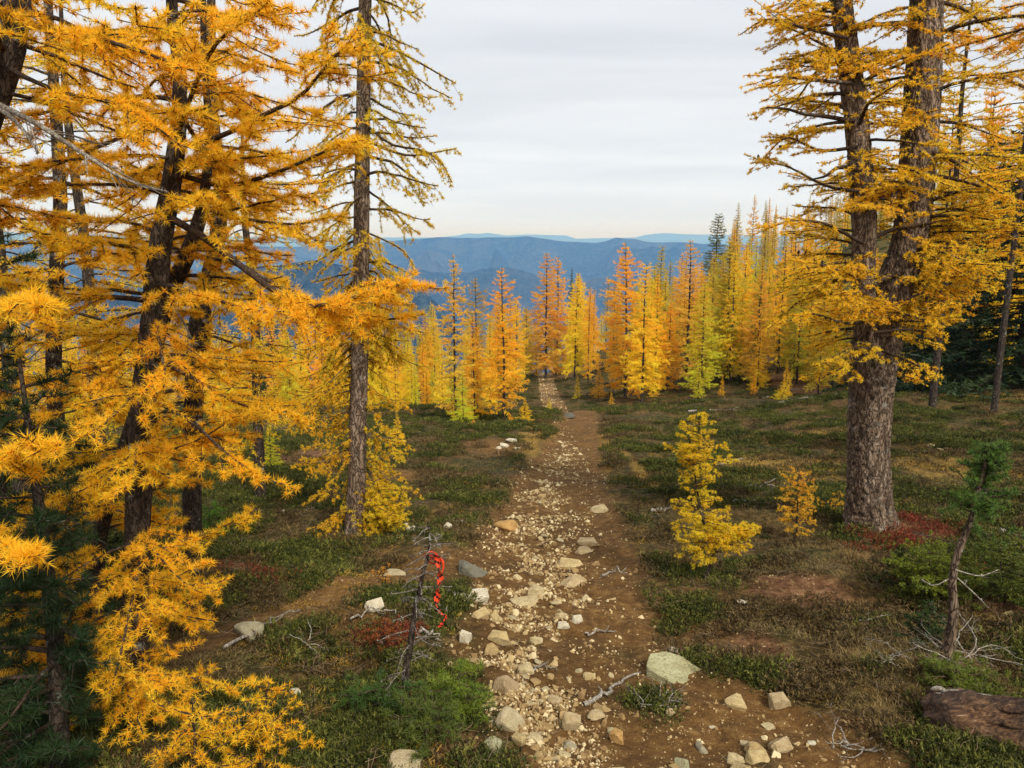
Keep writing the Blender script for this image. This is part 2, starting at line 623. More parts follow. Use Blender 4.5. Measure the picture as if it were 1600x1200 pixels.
def simple_mat(name, c, rough=0.6, spec=0.3):
    m, n, l, b = newmat(name)
    nz = noise(n, l, 40, 3, 0.6, texco(n, l, 'Object'))
    f = ramp(n, l, nz, [(0.3, tuple(0.8 * q for q in c)), (0.7, tuple(min(1, 1.15 * q) for q in c))])
    l.new(f, b.inputs['Base Color'])
    b.inputs['Roughness'].default_value = rough; b.inputs['Specular IOR Level'].default_value = spec
    return m


def tint_mat(name, stops, transl=0.15, rough=0.7):
    m, n, l, b = newmat(name)
    c = ramp(n, l, attr(n, 'tint'), stops)
    l.new(c, b.inputs['Base Color']); b.inputs['Roughness'].default_value = rough
    b.inputs['Specular IOR Level'].default_value = 0.2
    tr = n.new('ShaderNodeBsdfTranslucent'); l.new(c, tr.inputs['Color'])
    mx = n.new('ShaderNodeMixShader'); mx.inputs[0].default_value = transl
    l.new(b.outputs[0], mx.inputs[1]); l.new(tr.outputs[0], mx.inputs[2])
    l.new(mx.outputs[0], n['Material Output'].inputs['Surface'])
    return m


def mountain_mat():
    m, n, l, b = newmat('forested_mountain')
    v = texco(n, l, 'Object')
    n1 = noise(n, l, 0.0022, 6, 0.6, v); n2 = noise(n, l, 0.03, 5, 0.75, v)
    c = ramp(n, l, n2, [(0.36, (0.002, 0.008, 0.008)), (0.52, (0.018, 0.034, 0.026)), (0.72, (0.09, 0.11, 0.07))])
    p = ramp(n, l, n1, [(0.50, (0, 0, 0)), (0.66, (0.6, 0.6, 0.6))])
    c = mixc(n, l, p, c, (0.10, 0.10, 0.08))
    l.new(c, b.inputs['Base Color']); b.inputs['Roughness'].default_value = 1.0
    b.inputs['Specular IOR Level'].default_value = 0.0
    bump(n, l, b, n2, 1.0, 25)
    return m


M_mount = mountain_mat()

# ------------------------------------------------------------ ground and trail sheets
def build_ground():
    NA, NR = 400, 380
    th = np.radians(np.linspace(-42, 42, NA))
    rr = np.concatenate([np.linspace(0.25, 1.6, 10)[:-1], np.geomspace(1.6, 700, NR)])
    A, Rr = np.meshgrid(th, rr)
    X = Rr * np.sin(A); Y = Rr * np.cos(A)
    Z = H(X, Y)
    V = np.stack([X, Y, Z], -1).reshape(-1, 3)
    nr, na = X.shape
    i = np.arange(nr - 1)[:, None] * na; j = np.arange(na - 1)[None, :]
    Q = np.stack([i + j, i + j + 1, i + na + j + 1, i + na + j], -1).reshape(-1, 4)
    x, y = V[:, 0], V[:, 1]
    sd_ = trail_sd(x, y)
    dirt = sstep(sd_, -0.10, 0.10)
    side = sstep(side_sd(x, y), -0.08, 0.08)
    bv, red, gold = bare_val(x, y)
    dirt = np.maximum(dirt, side); dirt = np.maximum(dirt, bv * 0.9)
    out = 1 - sstep(sd_, -0.1, 0.1)
    at_ = {'dirt': dirt, 'red': red * out * (1 - side), 'gold': gold * out * 0.8, 'far': sstep(y, 55, 110) * out}
    cen = V[Q].mean(1)
    tr = (trail_sd(cen[:, 0], cen[:, 1]) > 0)
    sp = (side_sd(cen[:, 0], cen[:, 1]) > 0) & ~tr & (cen[:, 1] < 12)
    gr = ~(tr | sp)

    def sub(mask, name, label, cat):
        q = Q[mask]; u, inv = np.unique(q, return_inverse=True)
        me = mk_mesh(name, V[u], [inv.reshape(-1, 4)], [M_ground], attrs={k: v[u] for k, v in at_.items()}, smooth=True)
        o = mk_obj(name, me); tag(o, label, cat, kind='structure'); return o
    sub(tr, 'trail', 'brown dirt hiking trail scattered with pale stones running downhill to the trees', 'trail')
    sub(sp, 'side_path', 'narrow brown side path joining the trail from the left', 'path')
    sub(gr, 'ground', 'sloping subalpine meadow ground under heather and dry grass', 'ground')
    # coarse remainder behind and beside the camera, sharing the fan's border line
    th2 = np.radians(np.linspace(42, 318, 60)); rr2 = np.concatenate([[0.0], rr[::12]])
    rr2 = np.append(rr2, rr[-1]) if rr2[-1] != rr[-1] else rr2
    A, Rr = np.meshgrid(th2, rr2)
    X = Rr * np.sin(A); Y = Rr * np.cos(A); Z = H(X, Y) - 0.002
    V2 = np.stack([X, Y, Z], -1).reshape(-1, 3); nr, na = X.shape
    i = np.arange(nr - 1)[:, None] * na; j = np.arange(na - 1)[None, :]
    Q2 = np.stack([i + j, i + j + 1, i + na + j + 1, i + na + j], -1).reshape(-1, 4)
    s2 = sstep(trail_sd(V2[:, 0], V2[:, 1]), -0.1, 0.1)
    o = mk_obj('ground', mk_mesh('ground', V2, [Q2], [M_ground], attrs={'dirt': s2, 'red': s2 * 0, 'gold': s2 * 0, 'far': s2 * 0}, smooth=True))
    tag(o, 'meadow ground around and behind the viewpoint', 'ground', kind='structure')


build_ground()

# valley floor and mountains
def sheet(name, X, Y, Z, mat, label, cat):
    V = np.stack([X, Y, Z], -1).reshape(-1, 3); nr, na = X.shape
    i = np.arange(nr - 1)[:, None] * na; j = np.arange(na - 1)[None, :]
    Q = np.stack([i + j, i + j + 1, i + na + j + 1, i + na + j], -1).reshape(-1, 4)
    o = mk_obj(name, mk_mesh(name, V, [Q], [mat], smooth=True))
    tag(o, label, cat, kind='structure'); return o


gx, gy = np.meshgrid(np.linspace(-33000, 33000, 60), np.linspace(-6000, 27000, 40))
sheet('valley_floor', gx, gy, -1100 + 120 * fbm(gx / 900, gy / 900, 3, 2), M_mount, 'dark forested valley floor below the ridges', 'valley')
# the mountainside that carries the meadow falls to the valley
tt = np.radians(np.linspace(0, 360, 121)); rs = np.geomspace(560, 3600, 40)
AA, RR = np.meshgrid(tt, rs)
sx = RR * np.sin(AA); sy = RR * np.cos(AA)
drop = np.interp(RR, [560, 3600], [0, 1])
sz = H(sx * 560 / RR, sy * 560 / RR) * (1 - drop) - 1150 * drop - 8 * (RR > 700) + (fbm(sx / 300, sy / 300, 4, 6) - 0.5) * 260 * np.sin(drop * pi) - 30 * sstep(RR, 560, 700)
sheet('mountainside', sx, sy, sz - 3, M_mount, 'wooded mountainside falling from the meadow to the valley', 'mountainside')


def ridge(label, Y0, crest, depth, base, seed, amp, back=0.3, fine=12, name='mountain_ridge'):
    cx = np.array([c[0] for c in crest], float)
    cz = np.array([at(c[0], c[1], Y0)[2] for c in crest])
    px = np.linspace(-900, 2500, 230)
    v = np.concatenate([np.linspace(-back, 0, 12)[:-1], np.linspace(0, 1, 52)])
    PX, Vv = np.meshgrid(px, v)
    X = (PX - 800) / FPX * Y0 * 1.02
    Y = Y0 - Vv * depth
    top = np.interp(PX, cx, cz)
    k = np.abs(Vv) ** 0.85
    sp = fbm(X / (depth * 0.35), Y / (depth * 0.9), 5, seed)
    sp = 1 - np.abs(sp * 2 - 1) * 1.6
    Z = top * (1 - k) + base * k + (sp - 0.5) * amp * np.sin(np.clip(np.abs(Vv), 0, 1) * pi) ** 1.5
    Z += (fbm(X / 60, Y / 60, 3, seed + 3) - 0.5) * fine
    return sheet(name, X, Y, Z, M_mount, label, 'mountain')


ridge('nearest dark forested ridge falling to the right behind the larches', 2300,
      [(-900, 380), (-200, 415), (150, 440), (380, 425), (500, 405), (600, 420), (650, 440), (690, 480), (720, 520), (770, 590), (830, 640), (2500, 700)],
      1100, -1000, 4, 300, fine=16)
ridge('low blue ridge in the middle distance below the long blue ridge', 4600,
      [(-900, 440), (100, 415), (420, 430), (600, 410), (700, 428), (790, 418), (880, 440), (980, 430), (1100, 450), (1400, 420), (2500, 430)],
      1600, -1080, 9, 700, fine=24)
ridge('long smooth blue mountain ridge spanning the view', 6800,
      [(-900, 390), (0, 376), (250, 372), (420, 386), (560, 384), (640, 374), (690, 371), (740, 372), (790, 370), (830, 370), (860, 374), (890, 379), (930, 379), (962, 371), (985, 373), (1010, 380), (1060, 379), (1200, 386), (1500, 375), (2500, 380)],
      2200, -1080, 14, 950, fine=26)
ridge('pale far mountain range with small peaks on the horizon', 20000,
      [(-900, 370), (0, 362), (200, 367), (400, 370), (600, 371), (690, 371), (718, 368), (728, 366), (738, 363), (750, 366), (770, 363), (785, 368), (800, 368), (825, 366), (850, 367), (885, 368), (895, 373), (950, 372), (985, 371), (1005, 366), (1030, 364), (1060, 366), (1120, 367), (1500, 372), (2500, 366)],
      4500, -1080, 22, 700, fine=14)

# haze: one closed box round the camera and the whole scene
hz = bpy.data.meshes.new('haze')
x0, x1, y0, y1, z0, z1 = -34000, 34000, -6500, 27500, -1230, 185
hz.from_pydata([(x0, y0, z0), (x1, y0, z0), (x1, y1, z0), (x0, y1, z0), (x0, y0, z1), (x1, y0, z1), (x1, y1, z1), (x0, y1, z1)], [],
               [(0, 3, 2, 1), (4, 5, 6, 7), (0, 1, 5, 4), (1, 2, 6, 5), (2, 3, 7, 6), (3, 0, 4, 7)])
mh = bpy.data.materials.new('haze_air'); mh.use_nodes = True
hn = mh.node_tree.nodes; hn.clear()
ho = hn.new('ShaderNodeOutputMaterial'); pv = hn.new('ShaderNodeVolumePrincipled')
pv.inputs['Color'].default_value = (0.19, 0.44, 1.0, 1)
pv.inputs['Absorption Color'].default_value = (1, 1, 1, 1)
pv.inputs['Density'].default_value = 1.45e-4
pv.inputs['Anisotropy'].default_value = 0.0
mh.node_tree.links.new(pv.outputs[0], ho.inputs['Volume'])
hz.materials.append(mh)
ho_ = mk_obj('haze', hz); tag(ho_, 'thin blue haze between the meadow and the far mountains', 'haze', kind='stuff')

# ------------------------------------------------------------ conifers
C_ORANGE = (0.95, 0.58, 0.06); C_GOLD = (0.97, 0.61, 0.035); C_YEL = (0.97, 0.71, 0.04); C_LIME = (0.80, 0.69, 0.045)
C_OLIVE = (0.62, 0.52, 0.05); C_DULL = (0.62, 0.46, 0.08); C_SPRUCE = (0.035, 0.065, 0.022); C_PINE = (0.022, 0.045, 0.014)
C_DEEP = (0.93, 0.52, 0.05)


def branch_pts(base, az, L, el0, droop, up, k=9, wig=0.03, rng=RNG):
    s = np.linspace(0, 1, k)
    el = el0 - droop * np.sin(s * pi * 0.75) + up * s ** 2
    wa = az + np.cumsum(rng.normal(0, wig * 3, k))
    el = el + rng.normal(0, wig * 1.5, k)
    d = np.stack([np.cos(el) * np.cos(wa), np.cos(el) * np.sin(wa), np.sin(el)], -1) * (L / (k - 1))
    P = np.vstack([base, base + np.cumsum(d[:-1], 0)])
    return P


def clothe(bp, brad, wood, leaf, rng, tw_n, tw_len, tuft_gap, ndl, nlen, nwid, bare=0.15, tint0=0.5, nubs=True, twr=0.0035, hang=0.2,
           fan=1.0, sub=True, tr0=0.1):
    """side twigs and needle tufts on one branch polyline bp (k,3)"""
    k = len(bp)
    L = np.linalg.norm(np.diff(bp, axis=0), axis=1).sum()
    n = max(2, int(tw_n * L))
    s = np.sort(rng.uniform(bare, 0.97, n))
    si = s * (k - 1); i0 = np.minimum(si.astype(int), k - 2); f = (si - i0)[:, None]
    B = bp[i0] * (1 - f) + bp[i0 + 1] * f
    T = norm(bp[i0 + 1] - bp[i0])
    side = norm(np.cross(T, [0, 0, 1.0])) * np.where(rng.rand(n) < 0.5, -1, 1)[:, None]
    a = rng.uniform(0.6, 1.25, n)[:, None]
    D = norm(T * np.cos(a) + side * np.sin(a) * fan + np.array([0, 0, 1.0]) * rng.normal(-hang * 0.6, 0.28, n)[:, None])
    l = tw_len * (1.15 - 0.75 * s) * rng.uniform(0.45, 1.25, n)
    m = 4
    t = np.linspace(0, 1, m)[None, :, None]
    P = B[:, None, :] + D[:, None, :] * l[:, None, None] * t + np.array([0, 0, -1.0]) * (hang * l)[:, None, None] * (t ** 2) * 0.6 + T[:, None, :] * l[:, None, None] * t ** 2 * 0.25
    P[:, 1:] += rng.normal(0, 0.03, (n, m - 1, 3)) * l[:, None, None]
    segs = [P]
    rad = np.linspace(1, 0.45, m)[None, :] * np.clip(l / tw_len, 0.5, 1.2)[:, None] * twr
    wood.tubes(P[:, [0, 1, 3]], rad[:, [0, 1, 3]], 3)
    if sub and n > 0:        # second order twigs
        n2 = int(n * 1.6)
        ii = rng.randint(0, n, n2); ss = rng.uniform(0.25, 0.85, n2)[:, None]
        B2 = P[ii, 0] * (1 - ss) + P[ii, -1] * ss
        T2 = norm(P[ii, -1] - P[ii, 0])
        D2 = norm(T2 + norm(np.cross(T2, [0, 0, 1.0])) * rng.choice([-1, 1], n2)[:, None] * rng.uniform(0.5, 1.2, n2)[:, None] + rng.normal(0, 0.22, (n2, 3)))
        l2 = l[ii] * rng.uniform(0.25, 0.55, n2)
        P2 = B2[:, None, :] + D2[:, None, :] * l2[:, None, None] * t
        wood.tubes(P2[:, ::3], np.linspace(1, 0.5, 2)[None, :] * np.full((n2, 1), twr * 0.6), 3)
        segs.append(P2)
    # tuft centres along twigs and the outer branch
    Cs = []; Ts = []
    for S in segs:
        ln = np.linalg.norm(S[:, -1] - S[:, 0], axis=1)
        cnt = np.maximum(1, (ln / tuft_gap).astype(int))
        idx = np.repeat(np.arange(len(S)), cnt)
        u = rng.uniform(0.08, 1.0, len(idx))
        ui = u * (m - 1); a0 = np.minimum(ui.astype(int), m - 2); ff = (ui - a0)[:, None]
        Cs.append(S[idx, a0] * (1 - ff) + S[idx, a0 + 1] * ff); Ts.append(norm(S[idx, a0 + 1] - S[idx, a0]))
    nb = int(L * (1 - bare) / tuft_gap)
    if nb > 0:
        u = rng.uniform(bare + tr0, 1.0, nb) * (k - 1); a0 = np.minimum(u.astype(int), k - 2); ff = (u - a0)[:, None]
        Cs.append(bp[a0] * (1 - ff) + bp[a0 + 1] * ff); Ts.append(norm(bp[a0 + 1] - bp[a0]))
    C = np.concatenate(Cs); T = np.concatenate(Ts)
    nt = len(C)
    ax = norm(rng.normal(size=(nt, 3)) + np.array([0, 0, 0.35]))       # side the short shoot points to
    ax = norm(ax - (ax * T).sum(1, keepdims=True) * T * 0.7)
    if nubs:
        wood.blades(C, ax, 0.011 * rng.uniform(0.6, 1.5, nt), 0.007, 0.5, rng)
    tt = np.clip(rng.normal(tint0, 0.16, nt), 0, 1)
    Cn = np.repeat(C + ax * 0.004, ndl, 0); An = np.repeat(ax, ndl, 0)
    Dn = norm(An * 0.45 + norm(rng.normal(size=An.shape)) * 1.0 + np.repeat(T, ndl, 0) * 0.45)
    nn = len(Cn)
    leaf.blades(Cn, Dn, nlen * rng.uniform(0.6, 1.1, nn), nwid, np.clip(np.repeat(tt, ndl) + rng.normal(0, 0.06, nn), 0, 1), rng)
    return nt


def obj_color(o, c):
    o.color = (c[0], c[1], c[2], 1)


def near_tree(name, label, cat, trunks, branch_list, color, mat_trunk=None, group=None, leafmat=None, rng=None, tw_n=16, tw_len=0.2, tuft_gap=0.02,
              ndl=14, nlen=0.032, nwid=0.0028, sides=14, bare=0.15, hang=0.2, twr=0.0035, var=0.12, origin=None, trunk_seg=60, sub=True,
              bark_bump=0.06, minor=None, brad=0.018, tr0=0.1):
    """trunks: list of (points, radii); branch_list: list of dict(P=polyline, r=base radius)"""
    rng = rng or RNG
    org = np.asarray(origin if origin is not None else trunks[0][0][0], float)
    root = empty(name, org, label, cat, group)
    for (P, rr) in trunks:
        Pt, rt = resample(P, trunk_seg, rr)
        g = Geo()
        s0 = rng.uniform(0, 50)
        g.tube(Pt, rt, sides, bump=lambda u, a: 1 + bark_bump * 2 * (fbm(np.cos(a) * 3 + s0, u * 40 + np.sin(a) * 3, 3) - 0.5))
        g.build('trunk', mat_trunk or M_bark_dark, root, True, org)
    for b in branch_list:
        w = Geo(); lf = Geo()
        bp = np.asarray(b['P'])
        k = len(bp)
        r0 = b.get('r', brad)
        w.tube(bp, np.linspace(r0, r0 * 0.16 + 0.0012, k), 7)
        L = np.linalg.norm(np.diff(bp, axis=0), axis=1).sum()
        if b.get('leaf', True):
            t0 = np.clip(0.5 + rng.normal(0, var) + b.get('dt', 0), 0.05, 0.95)
            clothe(bp, r0, w, lf, rng, b.get('tw_n', tw_n), min(b.get('tw_len', tw_len), L * 0.55), b.get('gap', tuft_gap), ndl, nlen, nwid, b.get('bare', bare), t0,
                   twr=twr, hang=hang, sub=sub, tr0=tr0)
        else:
            clothe(bp, r0, w, Geo(), rng, b.get('tw_n', 8), min(0.15, L * 0.4), 0.03, 1, 0.01, 0.001, 0.1, 0.5, twr=twr, hang=0.1, sub=sub)
        bo = w.build('branch', b.get('mat', M_twig), root, True, org)
        if lf.n:
            no = lf.build('needles', leafmat or M_needle, bo, False, org)
            obj_color(no, color)
    return root


def auto_branches(trunk, rtr, n, t0, t1, Lf, el0=0.1, droop=0.5, up=0.5, rng=RNG, azs=None, limit=None, r=0.014, seg=10, wig=0.03, **kw):
    """branches round a trunk polyline; Lf(t) gives length; limit(px,py)->max px for tips"""
    Pt, rt = resample(trunk, 200, rtr)
    out = []
    for i in range(n):
        t = t0 + (t1 - t0) * (i + rng.uniform(-0.4, 0.4)) / n
        t = min(max(t, 0), 1)
        j = int(t * 199)
        az = i * 2.399963 + rng.uniform(-0.5, 0.5) if azs is None else rng.uniform(*azs[rng.randint(len(azs))])
        L = Lf(t) * rng.uniform(0.7, 1.2)
        for _ in range(6):
            st = rng.get_state()
            P = branch_pts(Pt[j], az, L, el0 + rng.normal(0, 0.15), droop * rng.uniform(0.6, 1.3), up * rng.uniform(0.5, 1.4), seg, wig, rng)
            if limit is None or limit(P): break
            L *= 0.75
        else:
            continue
        out.append(dict(P=P, r=max(0.003, r * (L / max(Lf(0.5), .05)) ** 0.7 * rng.uniform(0.8, 1.2)), **kw))
    return out


def project(p):
    d = np.asarray(p) - CAM
    z = d[1] * cos(PITCH) - d[2] * sin(PITCH)
    u = d[1] * sin(PITCH) + d[2] * cos(PITCH)
    return 800 + FPX * d[0] / z, 600 - FPX * u / z


def px_path(pts, Y):
    """pixel polyline -> world polyline, Y a number or one per point"""
    Ys = Y if hasattr(Y, '__len__') else [Y] * len(pts)
    return np.array([at(p[0], p[1], y) for p, y in zip(pts, Ys)])


# ------------------------------------------------------------ stand of larches down the slope
def stand_variant(seed, kind='larch'):
    """unit: about 8 m tall, origin at the base"""
    rng = np.random.RandomState(seed)
    Ht = 8.0
    w = Geo(); br = Geo(); lf = Geo()
    zz = np.linspace(0, 1, 9)
    lean = rng.normal(0, 0.10, (9, 2)); lean[0] = 0
    P = np.stack([np.cumsum(lean[:, 0]) * 0.4, np.cumsum(lean[:, 1]) * 0.4, zz * Ht], -1); P[:, :2] *= zz[:, None]
    Pt, rt = resample(P, 40, 0.085 * (1 - zz) ** 0.8 + 0.006)
    rt[0] *= 1.35
    w.tube(Pt, rt, 8)
    if kind == 'larch':
        nb = 190; wmax = rng.uniform(1.15, 1.55)
        prof = lambda t: wmax * (np.interp(t, [0, 0.12, 0.35, 0.7, 0.9, 1], [0.5, 0.95, 1.0, 0.66, 0.34, 0.16]))
        t0 = rng.uniform(0.03, 0.12)
    elif kind == 'sparse':
        nb = 150; wmax = rng.uniform(1.05, 1.3)
        prof = lambda t: wmax * (np.interp(t, [0, 0.15, 0.4, 0.75, 0.9, 1], [0.4, 0.85, 1.0, 0.72, 0.40, 0.18]))
        t0 = 0.08
    elif kind == 'thin':
        nb = 150; wmax = 0.85
        prof = lambda t: wmax * (np.interp(t, [0, 0.3, 0.7, 1], [0.8, 1.0, 0.75, 0.1]))
        t0 = 0.25
    elif kind == 'young':
        nb = 130; wmax = 2.1
        prof = lambda t: wmax * (np.interp(t, [0, 0.15, 0.5, 1], [0.8, 1.0, 0.6, 0.08]))
        t0 = 0.03
    else:                    # spruce
        nb = 260; wmax = 1.9
        prof = lambda t: wmax * (np.interp(t, [0, 0.1, 0.5, 1], [0.9, 1.0, 0.62, 0.03]))
        t0 = 0.03
    for i in range(nb):
        t = t0 + (0.985 - t0) * ((i + rng.rand()) / nb)
        b0 = Pt[int(t * 39)]
        L = prof(t) * rng.uniform(0.45, 1.25) * (0.8 + 0.4 * vnoise(t * 9 + seed * 3.1, az_ := i * 0.01 + seed)) 
        if kind in ('larch', 'sparse', 'young') and rng.rand() < 0.08: L *= 1.3
        az = i * 2.4 + rng.uniform(-0.5, 0.5)
        if kind == 'spruce':
            bp = branch_pts(b0, az, L, -0.15, 0.25, 0.25, 5, 0.02, rng)
        else:
            bp = branch_pts(b0, az, L, 0.05 + 0.5 * t ** 2, 0.45, 0.85, 5, 0.05, rng)
        br.tubes(bp[None], np.linspace(0.016, 0.004, 5)[None], 3)
        nt = max(3, int(L * 7))
        s = rng.uniform(0.15, 0.95, nt); ii = np.minimum((s * 4).astype(int), 3); f = (s * 4 - ii)[:, None]
        B = bp[ii] * (1 - f) + bp[ii + 1] * f; T = norm(bp[ii + 1] - bp[ii])
        sd_ = norm(np.cross(T, [0, 0, 1.0])) * rng.choice([-1, 1], nt)[:, None]
        D = norm(T * 0.7 + sd_ * rng.uniform(0.3, 1.0, nt)[:, None] + np.array([0, 0, 1.0]) * rng.normal(-0.1, 0.25, nt)[:, None])
        l = L * 0.42 * (1.15 - s * 0.8) * rng.uniform(0.6, 1.2, nt)
        E = B + D * l[:, None]
        # blades along side twigs and the branch itself
        seg0 = np.vstack([B, bp[1:-1]]); seg1 = np.vstack([E, bp[2:]])
        if kind == 'spruce': dens = 46
        else: dens = 52 if kind != 'sparse' else 46
        ln = np.linalg.norm(seg1 - seg0, axis=1); cnt = np.maximum(2, (ln * dens * 1.3).astype(int))
        idx = np.repeat(np.arange(len(seg0)), cnt); u = rng.rand(len(idx))[:, None]
        C = seg0[idx] * (1 - u) + seg1[idx] * u
        Td = norm(seg1 - seg0)[idx]
        Dn = norm(Td * 0.55 + norm(rng.normal(size=C.shape)) + np.array([0, 0, 0.15 if kind != 'spruce' else -0.1]))
        ti = np.clip(0.5 + (0.45 - t) * 0.55 + rng.normal(0, 0.17) + rng.normal(0, 0.12, len(C)), 0, 1)
        lf.blades(C, Dn, rng.uniform(0.07, 0.13, len(C)), 0.030 if kind != 'spruce' else 0.034, ti, rng)
    leaf = M_green if kind == 'spruce' else M_needle
    return (w.mesh('trunk', M_bark_dark, True), br.mesh('branches', M_twig), lf.mesh('crown', leaf))


VAR = {'larch': [stand_variant(s) for s in (1, 2, 3, 4)], 'sparse': [stand_variant(s, 'sparse') for s in (5, 6)],
       'thin': [stand_variant(s, 'thin') for s in (7, 8)], 'young': [stand_variant(s, 'young') for s in (9, 10)],
       'spruce': [stand_variant(s, 'spruce') for s in (11, 12)]}


def stand_tree(name, label, cat, x, y, ht, color, kind='larch', v=0, wide=1.0, group=None, lean=(0, 0), rz=None):
    z = Hs(x, y) - 0.05
    root = empty(name, (x, y, z), label, cat, group, rz=random.uniform(0, 6.28) if rz is None else rz)
    s = ht / 8.0
    sw = s * wide * (0.85 if kind != 'spruce' else 1.15)
    root.scale = (sw, sw, s)
    if lean != (0, 0):
        root.rotation_euler = (lean[0], lean[1], 0)
    tm, bm, cm = VAR[kind][v % len(VAR[kind])]
    mk_obj('trunk', tm, root); mk_obj('branches', bm, root)['kind'] = 'stuff'
    c = mk_obj('crown', cm, root)
    obj_color(c, tuple(max(0.01, q * random.uniform(0.92, 1.08)) for q in color))
    return root


def by_px(px, ytop, ybase=None, Y=None):
    """ground point and height of a tree seen between ytop and ybase (or standing at distance Y)"""
    if ybase is not None:
        g = gnd(px, ybase)
        if g is None:
            q = at(px, ybase, 91.0); g = q
        x, y = g[0], g[1]
    else:
        y = Y; x = (px - 800) / FPX * Y * (1 / (cos(PITCH)))
        x = at(px, 560, Y)[0]
    top = at(px, ytop, y)[2]
    return x, y, max(0.3, top - Hs(x, y))


